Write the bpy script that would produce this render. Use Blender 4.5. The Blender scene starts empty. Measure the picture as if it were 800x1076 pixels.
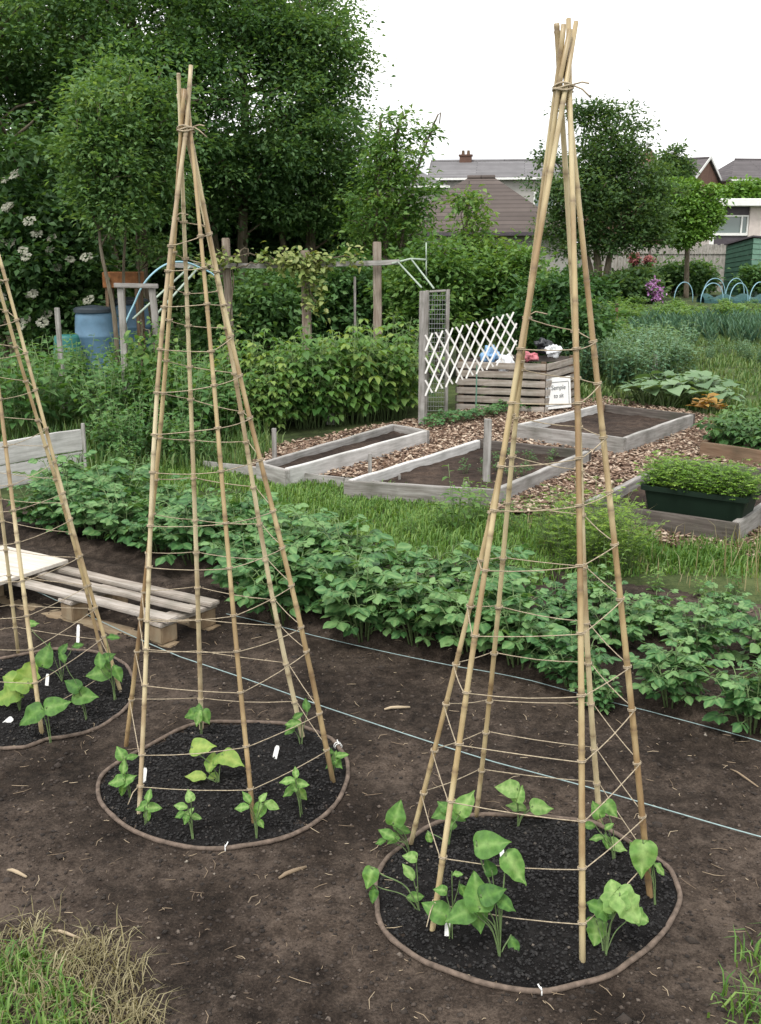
import bpy, bmesh, math, random
import numpy as np
from mathutils import Vector, Matrix, noise as mnoise

random.seed(7)
rng = np.random.default_rng(11)
SC = bpy.context.scene
COL = SC.collection
PI = math.pi
R = math.radians

# ------------------------------------------------------------------ camera model
F_PX, CX, CY, PITCH, EYE = 1060.0, 400.0, 538.0, R(14.4), 1.65
cp, sp = math.cos(PITCH), math.sin(PITCH)

def ray(px, py):
    u, v = (px - CX) / F_PX, (CY - py) / F_PX
    return Vector((u, cp + v * sp, -sp + v * cp))

def G(px, py, z=0.0):
    """where the photograph's pixel meets the level z"""
    d = ray(px, py)
    t = (z - EYE) / d.z
    return Vector((d.x * t, d.y * t, z))

def W(px, py, Y):
    """the point of a pixel's ray at distance Y from the camera"""
    d = ray(px, py)
    t = Y / d.y
    return Vector((d.x * t, Y, EYE + d.z * t))

# ------------------------------------------------------------------ object helpers
def tag(o, label=None, cat=None, group=None, kind=None):
    if label: o['label'] = label
    if cat: o['category'] = cat
    if group: o['group'] = group
    if kind: o['kind'] = kind
    return o

def wmat(o):
    if o.parent is None: return o.matrix_basis.copy()
    return wmat(o.parent) @ o.matrix_parent_inverse @ o.matrix_basis

def setpar(c, p):
    if p is not None:
        c.parent = p
        c.matrix_parent_inverse = wmat(p).inverted()
    return c

def empty(name, loc, rz=0.0, label=None, cat=None, group=None):
    o = bpy.data.objects.new(name, None)
    o.empty_display_size = 0.1
    o.matrix_basis = Matrix.Translation(Vector(loc)) @ Matrix.Rotation(rz, 4, 'Z')
    COL.objects.link(o)
    return tag(o, label, cat, group)

def kids(o):
    return [c for c in COL.objects if c.parent is o]

def copy_tree(o, loc=None, rz=0.0, s=1.0, label=None, group=None, tree=None):
    """a copy of a thing, of its parts and of their sub-parts"""
    tree = tree if tree is not None else [(c, kids(c)) for c in kids(o)]
    r = o.copy()
    COL.objects.link(r)
    if loc is not None:
        r.matrix_basis = Matrix.Translation(Vector(loc)) @ Matrix.Rotation(rz, 4, 'Z') @ Matrix.Scale(s, 4)
    if label: r['label'] = label
    if group: r['group'] = group
    for c, gs in tree:
        d = c.copy(); COL.objects.link(d); d.parent = r
        for g in gs:
            e = g.copy(); COL.objects.link(e); e.parent = d
    return r

class MB:
    """collects shapes for ONE mesh"""
    def __init__(self):
        self.v = []; self.f = []; self.a = []; self.n = 0
    def add(self, verts, faces, a=0.5):
        verts = np.asarray(verts, float).reshape(-1, 3)
        k = self.n
        self.v.append(verts)
        self.f.extend([tuple(i + k for i in f) for f in faces])
        if np.ndim(a) == 0: a = np.full(len(verts), float(a))
        self.a.append(np.asarray(a, float))
        self.n += len(verts)
        return self
    def box(self, c, s, m=None, a=0.5):
        x, y, z = s[0] / 2, s[1] / 2, s[2] / 2
        vs = [(-x,-y,-z),(x,-y,-z),(x,y,-z),(-x,y,-z),(-x,-y,z),(x,-y,z),(x,y,z),(-x,y,z)]
        m = m or Matrix.Identity(4)
        c = Vector(c)
        vs = [m @ (Vector(v) + c) for v in vs]
        return self.add(vs, [(0,3,2,1),(4,5,6,7),(0,1,5,4),(1,2,6,5),(2,3,7,6),(3,0,4,7)], a)
    def tube(self, pts, rad, sides=8, a=0.5, closed=False, cap=True):
        pts = [Vector(p) for p in pts]
        n = len(pts)
        rad = [rad] * n if np.ndim(rad) == 0 else list(rad)
        av = [a] * n if np.ndim(a) == 0 else list(a)
        vs, at = [], []
        ref = None
        for i, p in enumerate(pts):
            if closed: t = pts[(i + 1) % n] - pts[i - 1]
            else: t = pts[min(i + 1, n - 1)] - pts[max(i - 1, 0)]
            t = t.normalized() if t.length > 1e-9 else Vector((0, 0, 1))
            if ref is None:
                ref = t.cross(Vector((0, 0, 1)))
                if ref.length < 0.05: ref = t.cross(Vector((1, 0, 0)))
            ref = (ref - t * ref.dot(t))
            ref = ref.normalized() if ref.length > 1e-6 else t.orthogonal().normalized()
            b = t.cross(ref)
            for k in range(sides):
                an = 2 * PI * k / sides
                vs.append(p + (ref * math.cos(an) + b * math.sin(an)) * rad[i]); at.append(av[i])
        fs = []
        for i in range(n if closed else n - 1):
            j = (i + 1) % n
            for k in range(sides):
                l = (k + 1) % sides
                fs.append((i*sides+k, i*sides+l, j*sides+l, j*sides+k))
        if cap and not closed:
            fs.append(tuple(range(sides - 1, -1, -1)))
            fs.append(tuple((n-1)*sides + k for k in range(sides)))
        return self.add(vs, fs, at)
    def build(self, name, mat, parent=None, bevel=0.0, smooth=False, mw=None):
        me = bpy.data.meshes.new(name)
        V = np.concatenate(self.v) if self.v else np.zeros((0, 3))
        me.from_pydata(V.tolist(), [], self.f)
        if bevel:
            bm = bmesh.new(); bm.from_mesh(me)
            bmesh.ops.bevel(bm, geom=bm.edges[:], offset=bevel, segments=1, affect='EDGES', clamp_overlap=True)
            bm.to_mesh(me); bm.free()
        elif self.a:
            at = me.attributes.new('v', 'FLOAT', 'POINT')
            at.data.foreach_set('value', np.concatenate(self.a).astype(np.float32))
        if smooth:
            me.polygons.foreach_set('use_smooth', [True] * len(me.polygons))
        me.materials.append(mat)
        me.update()
        o = bpy.data.objects.new(name, me)
        if mw is not None: o.matrix_basis = mw
        COL.objects.link(o)
        return setpar(o, parent)

def fast_mesh(name, V, T, a, mat, parent=None, smooth=False):
    """triangles from arrays"""
    me = bpy.data.meshes.new(name)
    V = np.ascontiguousarray(V, np.float32); T = np.ascontiguousarray(T, np.int32)
    me.vertices.add(len(V)); me.vertices.foreach_set('co', V.ravel())
    me.loops.add(T.size); me.loops.foreach_set('vertex_index', T.ravel())
    me.polygons.add(len(T))
    me.polygons.foreach_set('loop_start', np.arange(0, T.size, 3, dtype=np.int32))
    me.polygons.foreach_set('loop_total', np.full(len(T), 3, np.int32))
    if smooth: me.polygons.foreach_set('use_smooth', np.ones(len(T), bool))
    me.update(calc_edges=True)
    me.validate()
    at = me.attributes.new('v', 'FLOAT', 'POINT')
    at.data.foreach_set('value', np.ascontiguousarray(a, np.float32))
    me.materials.append(mat)
    o = bpy.data.objects.new(name, me)
    COL.objects.link(o)
    return setpar(o, parent)

def unit(a):
    return a / np.maximum(np.linalg.norm(a, axis=-1, keepdims=True), 1e-9)

class Leaves:
    """leaf blades; kind 4 = simple folded diamond, kind 8 = curved ovate blade, kind 'heart' = broad heart blade"""
    SH = {
        4: (np.array([(0,0,0),(.45,-.5,.10),(1,0,-.05),(.45,.5,.10)]), np.array([(0,1,2),(0,2,3)])),
        8: (np.array([(0,0,0),(.25,-.42,.10),(.25,0,.02),(.25,.42,.10),(.62,-.40,.04),(.62,0,-.04),(.62,.40,.04),(1,0,-.20)]),
            np.array([(0,1,2),(0,2,3),(1,4,5),(1,5,2),(2,5,6),(2,6,3),(4,7,5),(5,7,6)])),
        'heart': None, 'lobed': None,
    }
    def __init__(self): self.rows = {}
    def add(self, kind, pos, d, n, L, Wd, v):
        self.rows.setdefault(kind, []).append((*pos, *d, *n, L, Wd, v))
    def add_many(self, kind, P, D, N, L, Wd, v):
        arr = np.concatenate([P, D, N, np.reshape(L, (-1,1)), np.reshape(Wd, (-1,1)), np.reshape(v, (-1,1))], 1)
        self.rows.setdefault(kind, []).extend(map(tuple, arr))
    def arrays(self):
        Vs, Ts, As, k = [], [], [], 0
        for kind, rows in self.rows.items():
            A = np.array(rows, float)
            sh, tr, *dv = self.SH[kind]
            P, D, N = A[:, :3], unit(A[:, 3:6]), A[:, 6:9]
            S = unit(np.cross(N, D)); N = unit(np.cross(D, S))
            L, Wd, v = A[:, 9], A[:, 10], A[:, 11]
            X = sh[None, :, 0] * L[:, None]; Y = sh[None, :, 1] * Wd[:, None]; Z = sh[None, :, 2] * L[:, None]
            V = P[:, None, :] + X[..., None]*D[:, None, :] + Y[..., None]*S[:, None, :] + Z[..., None]*N[:, None, :]
            m = len(sh)
            T = tr[None] + (np.arange(len(A)) * m)[:, None, None]
            Vs.append(V.reshape(-1, 3)); Ts.append(T.reshape(-1, 3) + k); As.append((v[:, None] + (dv[0] if dv else np.zeros(m))[None]).ravel())
            k += len(A) * m
        return np.concatenate(Vs), np.concatenate(Ts), np.concatenate(As)
    def build(self, name, mat, parent=None, smooth=True):
        V, T, a = self.arrays()
        return fast_mesh(name, V, T, a, mat, parent, smooth)

def _blade(outline, fine=2, fold=.16, droop=.22, wave=.045):
    """a blade from its half outline: rows of (x, half width) with a fold, cupping, side veins and a drooping tip"""
    o = np.array(outline, float); n0 = len(o)
    tt = np.linspace(0, n0 - 1, (n0 - 1) * fine + 1)
    rows = []
    for t in tt:
        i = min(int(t), n0 - 2); f = t - i
        p = [o[max(i-1, 0)], o[i], o[i+1], o[min(i+2, n0-1)]]
        q = .5 * (2*p[1] + (p[2]-p[0])*f + (2*p[0]-5*p[1]+4*p[2]-p[3])*f*f + (3*p[1]-p[0]-3*p[2]+p[3])*f**3)
        rows.append((q[0], max(q[1], .004)))
    vs, tr, dv = [], [], []
    cols = (-1, -.55, -.06, .06, .55, 1)
    for i, (x, w) in enumerate(rows):
        dz = -droop * x * x + .03 * math.sin(x * 8)
        for s in cols:
            cup = fold * abs(s) * w - .10 * s * s * w + (wave * math.sin(i * 1.3 + s * 2.2) if abs(s) > .3 else 0)
            # the side parts of a row lie further towards the tip, as the side veins do
            vs.append((x + (.10 * abs(s) * (1 - x) if x > .12 else 0), s * w, dz + cup))
            dv.append(.34 if abs(s) < .1 else (.15 if i % 3 == 1 else -.13) * (.7 if abs(s) < .9 else .3))
    nc = len(cols)
    for i in range(len(rows) - 1):
        for k in range(nc - 1):
            a, b, c, d = i*nc+k, i*nc+k+1, (i+1)*nc+k+1, (i+1)*nc+k
            tr += [(a, b, c), (a, c, d)]
    return np.array(vs), np.array(tr), np.array(dv)
Leaves.SH['heart'] = _blade([(0, .02), (-.10, .26), (.02, .44), (.2, .50), (.4, .44), (.62, .29), (.82, .13), (1, .005)])
Leaves.SH['lobed'] = _blade([(0, .02), (-.18, .34), (-.02, .55), (.18, .48), (.36, .57), (.52, .38), (.72, .33), (.92, .12), (1, .01)], 2, .2, .25, .05)
Leaves.SH['ovate'] = _blade([(0, .02), (.06, .20), (.22, .42), (.42, .48), (.62, .38), (.82, .20), (1, .005)], 2, .18, .30)
Leaves.SH['leaflet'] = _blade([(0, .03), (.14, .36), (.38, .50), (.64, .42), (.86, .20), (1, .01)], 1, .20, .20, .035)

# ------------------------------------------------------------------ materials
def nodes(name):
    m = bpy.data.materials.new(name); m.use_nodes = True
    nt = m.node_tree
    b = nt.nodes['Principled BSDF']
    return m, nt, b
def N(nt, t, **kw):
    n = nt.nodes.new(t)
    for k, v in kw.items():
        if hasattr(n, k): setattr(n, k, v)
        else: n.inputs[k].default_value = v
    return n
def ramp(nt, stops):
    r = nt.nodes.new('ShaderNodeValToRGB')
    e = r.color_ramp.elements
    while len(e) < len(stops): e.new(0.5)
    for el, (p, c) in zip(e, stops):
        el.position = p; el.color = (*c, 1)
    return r
def coords(nt, kind='Object', scale=(1,1,1)):
    tc = nt.nodes.new('ShaderNodeTexCoord'); mp = nt.nodes.new('ShaderNodeMapping')
    mp.inputs['Scale'].default_value = scale
    nt.links.new(tc.outputs[kind], mp.inputs['Vector'])
    return mp.outputs['Vector']
def noise(nt, vec, scale, detail=4, rough=.6):
    n = nt.nodes.new('ShaderNodeTexNoise')
    n.inputs['Scale'].default_value = scale; n.inputs['Detail'].default_value = detail; n.inputs['Roughness'].default_value = rough
    nt.links.new(vec, n.inputs['Vector'])
    return n.outputs['Fac']
def mixc(nt, fac, a, b, mode='MIX'):
    m = nt.nodes.new('ShaderNodeMix'); m.data_type = 'RGBA'; m.blend_type = mode
    for s, v in ((m.inputs[0], fac), (m.inputs[6], a), (m.inputs[7], b)):
        if isinstance(v, bpy.types.NodeSocket): nt.links.new(v, s)
        elif isinstance(v, (int, float)): s.default_value = v
        else: s.default_value = (*v, 1)
    return m.outputs[2]
def math_n(nt, op, a, b=0.0):
    m = nt.nodes.new('ShaderNodeMath'); m.operation = op
    for s, v in ((m.inputs[0], a), (m.inputs[1], b)):
        if isinstance(v, bpy.types.NodeSocket): nt.links.new(v, s)
        else: s.default_value = v
    return m.outputs[0]
def bump(nt, b, h, strength=.5, dist=.01):
    n = nt.nodes.new('ShaderNodeBump'); n.inputs['Strength'].default_value = strength; n.inputs['Distance'].default_value = dist
    nt.links.new(h, n.inputs['Height']); nt.links.new(n.outputs['Normal'], b.inputs['Normal'])

def leaf_mat(name, dark, mid, light, rough=.55, trans=.25, spec=.35, veins=0.0):
    m, nt, b = nodes(name)
    at = N(nt, 'ShaderNodeAttribute', attribute_name='v')
    oi = nt.nodes.new('ShaderNodeObjectInfo')
    nz = noise(nt, coords(nt), 2.2, 2)
    f = math_n(nt, 'ADD', at.outputs['Fac'], math_n(nt, 'MULTIPLY', math_n(nt, 'SUBTRACT', oi.outputs['Random'], .5), .34))
    f = math_n(nt, 'ADD', f, math_n(nt, 'MULTIPLY', math_n(nt, 'SUBTRACT', nz, .5), .5))
    r = ramp(nt, [(0.05, dark), (0.5, mid), (0.95, light)])
    nt.links.new(f, r.inputs['Fac'])
    col = r.outputs['Color']
    if veins:
        fine = noise(nt, coords(nt), 90, 3)
        col = mixc(nt, veins, col, mixc(nt, fine, (.4,.4,.4), (1.5,1.5,1.4)), 'MULTIPLY')
    nt.links.new(col, b.inputs['Base Color'])
    b.inputs['Roughness'].default_value = rough
    b.inputs['Specular IOR Level'].default_value = spec
    tr = nt.nodes.new('ShaderNodeBsdfTranslucent')
    nt.links.new(mixc(nt, 1.0, col, (1.5, 1.35, .6), 'MULTIPLY'), tr.inputs['Color'])
    mx = nt.nodes.new('ShaderNodeMixShader'); mx.inputs[0].default_value = trans
    nt.links.new(b.outputs[0], mx.inputs[1]); nt.links.new(tr.outputs[0], mx.inputs[2])
    nt.links.new(mx.outputs[0], nt.nodes['Material Output'].inputs['Surface'])
    return m

def wood_mat(name, c1, c2, c3, grain=14, rough=.8, stretch=(1.2, 14, 14), blotch=.4, stain=(.05,.06,.04)):
    m, nt, b = nodes(name)
    v = coords(nt, 'Object', stretch)
    g = noise(nt, v, grain / 4, 6, .65)
    r = ramp(nt, [(.3, c1), (.5, c2), (.72, c3)])
    oi = nt.nodes.new('ShaderNodeObjectInfo')
    nt.links.new(math_n(nt, 'ADD', g, math_n(nt, 'MULTIPLY', math_n(nt, 'SUBTRACT', oi.outputs['Random'], .5), .18)), r.inputs['Fac'])
    bl = noise(nt, coords(nt), 5, 4)
    rb = ramp(nt, [(.45, (0,0,0)), (.7, (1,1,1))]); nt.links.new(bl, rb.inputs['Fac'])
    col = mixc(nt, math_n(nt, 'MULTIPLY', rb.outputs['Color'], blotch), r.outputs['Color'], stain)
    nt.links.new(col, b.inputs['Base Color'])
    b.inputs['Roughness'].default_value = rough
    b.inputs['Specular IOR Level'].default_value = .25
    bump(nt, b, g, .5, .004)
    return m

def soil_mat(name, dark, mid, light, fleck, scale=1.0, fl=.62):
    m, nt, b = nodes(name)
    v = coords(nt)
    big = noise(nt, v, 1.6 * scale, 3)
    med = noise(nt, v, 22 * scale, 6, .7)
    fine = noise(nt, v, 130 * scale, 3, .7)
    s = math_n(nt, 'ADD', math_n(nt, 'MULTIPLY', big, .38), math_n(nt, 'ADD', math_n(nt, 'MULTIPLY', med, .36), math_n(nt, 'MULTIPLY', fine, .26)))
    r = ramp(nt, [(.41, dark), (.5, mid), (.60, light)]); nt.links.new(s, r.inputs['Fac'])
    pt = ramp(nt, [(.36, (.62,.60,.58)), (.5, (1,1,1)), (.66, (1.30,1.28,1.25))])
    nt.links.new(noise(nt, v, 3.1 * scale, 5, .62), pt.inputs['Fac'])
    base = mixc(nt, 1.0, r.outputs['Color'], pt.outputs['Color'], 'MULTIPLY')
    vo = N(nt, 'ShaderNodeTexVoronoi'); vo.inputs['Scale'].default_value = 75 * scale; nt.links.new(v, vo.inputs['Vector'])
    rv = ramp(nt, [(.06, (1,1,1)), (.16, (0,0,0))]); nt.links.new(vo.outputs['Distance'], rv.inputs['Fac'])
    sel = ramp(nt, [(fl, (0,0,0)), (fl + .05, (1,1,1))])
    nt.links.new(noise(nt, v, 48 * scale, 2), sel.inputs['Fac'])
    col = mixc(nt, math_n(nt, 'MULTIPLY', rv.outputs['Color'], sel.outputs['Color']), base, fleck)
    nt.links.new(col, b.inputs['Base Color'])
    b.inputs['Roughness'].default_value = .95
    b.inputs['Specular IOR Level'].default_value = .15
    h = math_n(nt, 'ADD', med, math_n(nt, 'MULTIPLY', fine, .6))
    bump(nt, b, h, .9, .012)
    return m

def plain(name, c, rough=.6, spec=.4, var=.15, scale=8, metal=0.0):
    m, nt, b = nodes(name)
    n = noise(nt, coords(nt), scale, 5)
    lo = tuple(x * (1 - var) for x in c); hi = tuple(min(1, x * (1 + var)) for x in c)
    r = ramp(nt, [(.3, lo), (.7, hi)]); nt.links.new(n, r.inputs['Fac'])
    nt.links.new(r.outputs['Color'], b.inputs['Base Color'])
    b.inputs['Roughness'].default_value = rough; b.inputs['Specular IOR Level'].default_value = spec; b.inputs['Metallic'].default_value = metal
    bump(nt, b, n, .15, .003)
    return m

M = {}
M['soil'] = soil_mat('dug_soil', (.012,.0088,.0068), (.038,.0285,.0222), (.088,.068,.054), (.19,.16,.13))
M['compost'] = soil_mat('dark_compost', (.0045,.0042,.0042), (.0095,.0088,.0088), (.020,.0185,.018), (.12,.11,.10), 1.3, .66)
M['bed_soil'] = soil_mat('bed_soil', (.018,.012,.010), (.038,.027,.021), (.075,.054,.042), (.14,.12,.09), .6)
M['turf'] = soil_mat('rough_turf', (.022,.030,.012), (.045,.065,.022), (.085,.105,.038), (.12,.13,.06), .4)
M['chipbase'] = soil_mat('chip_base', (.045,.026,.018), (.11,.068,.045), (.20,.135,.095), (.33,.26,.20), .5, .5)
def chip_mat():
    m, nt, b = nodes('wood_chips')
    at = N(nt, 'ShaderNodeAttribute', attribute_name='v')
    r = ramp(nt, [(0, (.06,.035,.022)), (.35, (.16,.098,.066)), (.7, (.29,.20,.14)), (1, (.52,.43,.33))])
    nt.links.new(at.outputs['Fac'], r.inputs['Fac']); nt.links.new(r.outputs['Color'], b.inputs['Base Color'])
    b.inputs['Roughness'].default_value = .85
    return m
M['chips'] = chip_mat()
def crumb_mat():
    m, nt, b = nodes('soil_crumbs')
    at = N(nt, 'ShaderNodeAttribute', attribute_name='v')
    r = ramp(nt, [(0, (.014,.010,.0075)), (.6, (.042,.031,.024)), (.90, (.075,.057,.045)), (.985, (.13,.105,.085)), (1, (.26,.23,.19))])
    nt.links.new(at.outputs['Fac'], r.inputs['Fac']); nt.links.new(r.outputs['Color'], b.inputs['Base Color'])
    b.inputs['Roughness'].default_value = .95
    bump(nt, b, noise(nt, coords(nt), 150, 3), .6, .004)
    return m
M['crumb'] = crumb_mat()
def crumb2():
    m, nt, b = nodes('compost_crumbs')
    at = N(nt, 'ShaderNodeAttribute', attribute_name='v')
    r = ramp(nt, [(0, (.004,.0038,.0038)), (.75, (.012,.011,.0108)), (.95, (.022,.020,.019)), (.992, (.06,.05,.04)), (1, (.18,.15,.12))])
    nt.links.new(at.outputs['Fac'], r.inputs['Fac']); nt.links.new(r.outputs['Color'], b.inputs['Base Color'])
    b.inputs['Roughness'].default_value = .85
    return m
M['compost_crumb'] = crumb2()
def straw_mat():
    m, nt, b = nodes('straw')
    at = N(nt, 'ShaderNodeAttribute', attribute_name='v')
    r = ramp(nt, [(0, (.10,.07,.045)), (.5, (.23,.17,.11)), (1, (.42,.34,.23))])
    nt.links.new(at.outputs['Fac'], r.inputs['Fac']); nt.links.new(r.outputs['Color'], b.inputs['Base Color'])
    b.inputs['Roughness'].default_value = .8
    return m
M['straw'] = straw_mat()
def cane_mat():
    m, nt, b = nodes('bamboo')
    v = coords(nt, 'Object', (1, 1, .35))
    n1 = noise(nt, v, 5, 4); n2 = noise(nt, coords(nt, 'Object', (1,1,.06)), 90, 3)
    oi = nt.nodes.new('ShaderNodeObjectInfo')
    f = math_n(nt, 'ADD', math_n(nt, 'MULTIPLY', n1, .95), math_n(nt, 'MULTIPLY', math_n(nt, 'SUBTRACT', oi.outputs['Random'], .45), .45))
    r = ramp(nt, [(.25, (.19,.12,.062)), (.40, (.40,.30,.155)), (.55, (.53,.44,.255)), (.8, (.62,.54,.36))])
    nt.links.new(f, r.inputs['Fac'])
    at = N(nt, 'ShaderNodeAttribute', attribute_name='v')
    rr = ramp(nt, [(.46, (0,0,0)), (.60, (1,1,1))]); nt.links.new(noise(nt, coords(nt, 'Object', (1,1,.5)), 8, 4), rr.inputs['Fac'])
    c = mixc(nt, math_n(nt, 'MULTIPLY', rr.outputs['Color'], .55), r.outputs['Color'], (.20,.105,.045))
    c = mixc(nt, math_n(nt, 'MULTIPLY', at.outputs['Fac'], .75), c, (.12,.075,.04))
    c = mixc(nt, .5, c, mixc(nt, n2, (.55,.55,.55), (1.4,1.4,1.4)), 'MULTIPLY')
    nt.links.new(c, b.inputs['Base Color'])
    b.inputs['Roughness'].default_value = .42
    bump(nt, b, n2, .2, .001)
    return m
M['cane'] = cane_mat()
M['twine'] = plain('jute_twine', (.36,.30,.215), .9, .1, .35, 120)
M['hoop'] = plain('weathered_hoop_hose', (.125,.095,.075), .8, .2, .45, 45)
M['white_tag'] = plain('white_plastic', (.78,.78,.76), .45, .4, .06, 30)
M['cord'] = plain('blue_green_cord', (.27,.36,.36), .7, .2, .2, 60)
M['grey_wood'] = wood_mat('weathered_grey_wood', (.16,.145,.13), (.28,.265,.25), (.40,.39,.37))
M['pale_wood'] = wood_mat('pale_sun_bleached_wood', (.34,.33,.31), (.50,.49,.47), (.64,.63,.61), blotch=.25)
M['pallet_wood'] = wood_mat('pallet_wood', (.20,.165,.135), (.33,.29,.25), (.46,.42,.38))
M['block_wood'] = wood_mat('pallet_block_wood', (.17,.115,.07), (.26,.19,.12), (.34,.27,.18), stretch=(3, 6, 6))
M['sheet_wood'] = wood_mat('pale_plywood', (.36,.33,.28), (.50,.46,.40), (.60,.57,.52), blotch=.3, stain=(.25,.22,.17))
M['dark_wood'] = wood_mat('dark_timber', (.055,.045,.04), (.10,.085,.075), (.17,.15,.135))  # plain dark tone for some bed boards, back slats and fence posts
M['brown_wood'] = wood_mat('brown_timber', (.09,.055,.035), (.15,.095,.06), (.22,.15,.10))
M['post_wood'] = wood_mat('post_timber', (.12,.095,.07), (.21,.18,.145), (.32,.29,.25), stretch=(14, 14, 1.2))
M['slat_white'] = plain('white_lattice_paint', (.72,.71,.68), .6, .3, .12, 20)
M['bark'] = wood_mat('tree_bark', (.06,.045,.03), (.12,.095,.065), (.20,.17,.13), stretch=(10, 10, 1.5))
M['stem'] = plain('green_stem', (.12,.18,.07), .6, .3, .3, 30)
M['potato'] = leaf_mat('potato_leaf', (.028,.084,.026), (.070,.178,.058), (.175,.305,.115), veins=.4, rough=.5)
M['bean'] = leaf_mat('bean_leaf', (.050,.135,.030), (.115,.25,.055), (.28,.43,.15), rough=.6, trans=.33, veins=.85, spec=.3)
M['squash'] = leaf_mat('squash_leaf', (.09,.20,.04), (.18,.31,.065), (.32,.42,.11), rough=.6, trans=.33, veins=.6, spec=.3)
M['rasp'] = leaf_mat('raspberry_leaf', (.044,.12,.026), (.108,.22,.052), (.24,.33,.085), trans=.36)
M['nettle'] = leaf_mat('nettle_leaf', (.030,.085,.024), (.066,.150,.044), (.125,.23,.075), trans=.33)
M['weed'] = leaf_mat('weed_leaf', (.034,.10,.026), (.076,.178,.050), (.155,.27,.090), trans=.33)
M['tree_dark'] = leaf_mat('deep_green_tree_leaf', (.040,.100,.036), (.084,.174,.060), (.155,.26,.098), trans=.44)
M['tree_mid'] = leaf_mat('mid_green_tree_leaf', (.050,.118,.038), (.104,.205,.068), (.19,.295,.112), trans=.44)
M['tree_olive'] = leaf_mat('dull_tree_leaf', (.038,.086,.030), (.078,.150,.052), (.14,.22,.085), trans=.44)
M['tree_lime'] = leaf_mat('bright_tree_leaf', (.055,.135,.018), (.105,.225,.034), (.175,.315,.06))
M['shrub'] = leaf_mat('fresh_shrub_leaf', (.052,.130,.028), (.115,.225,.054), (.21,.32,.095), trans=.4)
M['elder'] = leaf_mat('elder_leaf', (.024,.066,.020), (.050,.115,.034), (.095,.175,.055), trans=.35)
M['flower_white'] = leaf_mat('elder_flower', (.24,.25,.19), (.33,.34,.27), (.44,.44,.37), trans=.2)
M['flower_purple'] = leaf_mat('purple_flower', (.25,.10,.28), (.42,.20,.45), (.55,.34,.58))
M['flower_red'] = leaf_mat('red_flower', (.16,.04,.04), (.25,.07,.07), (.36,.16,.15))
M['vine'] = leaf_mat('vine_leaf', (.09,.14,.035), (.18,.24,.065), (.30,.32,.12))
M['grass'] = leaf_mat('grass_blade', (.038,.095,.020), (.078,.155,.038), (.165,.225,.078), trans=.25)
M['verge_grass'] = leaf_mat('verge_grass_blade', (.052,.135,.022), (.110,.220,.045), (.20,.31,.080), trans=.3)
M['dry_grass'] = leaf_mat('dry_grass_blade', (.15,.13,.06), (.25,.22,.12), (.38,.34,.21), trans=.25)
M['bluegreen'] = leaf_mat('bluegreen_leaf', (.050,.120,.065), (.100,.20,.11), (.18,.30,.17))
M['onion'] = leaf_mat('onion_leaf', (.06,.14,.10), (.11,.22,.15), (.18,.31,.21))
M['cabbage'] = leaf_mat('courgette_leaf', (.07,.14,.06), (.125,.215,.105), (.21,.31,.17))
M['yellow'] = leaf_mat('yellow_leaf', (.20,.10,.025), (.34,.20,.04), (.46,.34,.08))
M['feather'] = leaf_mat('feathery_leaf', (.075,.15,.02), (.15,.26,.035), (.25,.36,.06), trans=.3)
M['carrot'] = leaf_mat('carrot_top', (.07,.165,.02), (.14,.27,.035), (.25,.38,.075), trans=.3)
M['barrel'] = plain('blue_barrel_plastic', (.085,.165,.245), .5, .4, .2, 6)
M['barrel_dark'] = plain('dark_lid_plastic', (.025,.035,.045), .5, .4, .2, 8)
M['teal'] = plain('teal_plastic', (.02,.13,.12), .5, .4, .2, 8)
M['trough'] = plain('dark_green_plastic', (.006,.016,.009), .7, .2, .15, 8)
M['bag_blue'] = plain('blue_bag', (.20,.36,.58), .45, .4, .2, 12)
M['bag_white'] = plain('white_bag', (.66,.68,.70), .5, .4, .12, 12)
M['bag_red'] = plain('red_bag', (.40,.12,.14), .5, .4, .7, 18)
M['bag_dark'] = plain('black_bag', (.02,.022,.026), .4, .5, .2, 12)
M['ink'] = plain('faded_ink', (.14,.15,.15), .7, .2, .05, 5)
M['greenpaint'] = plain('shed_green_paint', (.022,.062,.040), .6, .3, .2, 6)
M['green_pale'] = plain('shed_pale_green', (.13,.24,.18), .6, .3, .15, 6)  # paler green, for the shed front wall and one cane
M['hoop_blue'] = plain('pale_blue_pipe', (.24,.42,.50), .45, .4, .08, 20)
M['net'] = plain('blue_green_net', (.035,.085,.085), .8, .2, .3, 30)
M['white_paint'] = plain('white_paint', (.72,.72,.70), .6, .3, .06, 4)
M['render_pink'] = plain('pale_pink_render', (.52,.46,.43), .8, .2, .1, 4)
M['panel_dark'] = plain('dark_cladding', (.07,.06,.07), .6, .3, .2, 4)
M['red_board'] = plain('dark_red_cladding', (.20,.05,.05), .7, .2, .2, 4)
M['render_grey'] = plain('grey_render', (.34,.33,.31), .85, .2, .12, 3)
def glass_mat():
    m, nt, b = nodes('window_glass')
    b.inputs['Base Color'].default_value = (.10,.14,.13,1); b.inputs['Roughness'].default_value = .08
    b.inputs['Specular IOR Level'].default_value = .9
    return m
M['glass'] = glass_mat()
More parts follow.
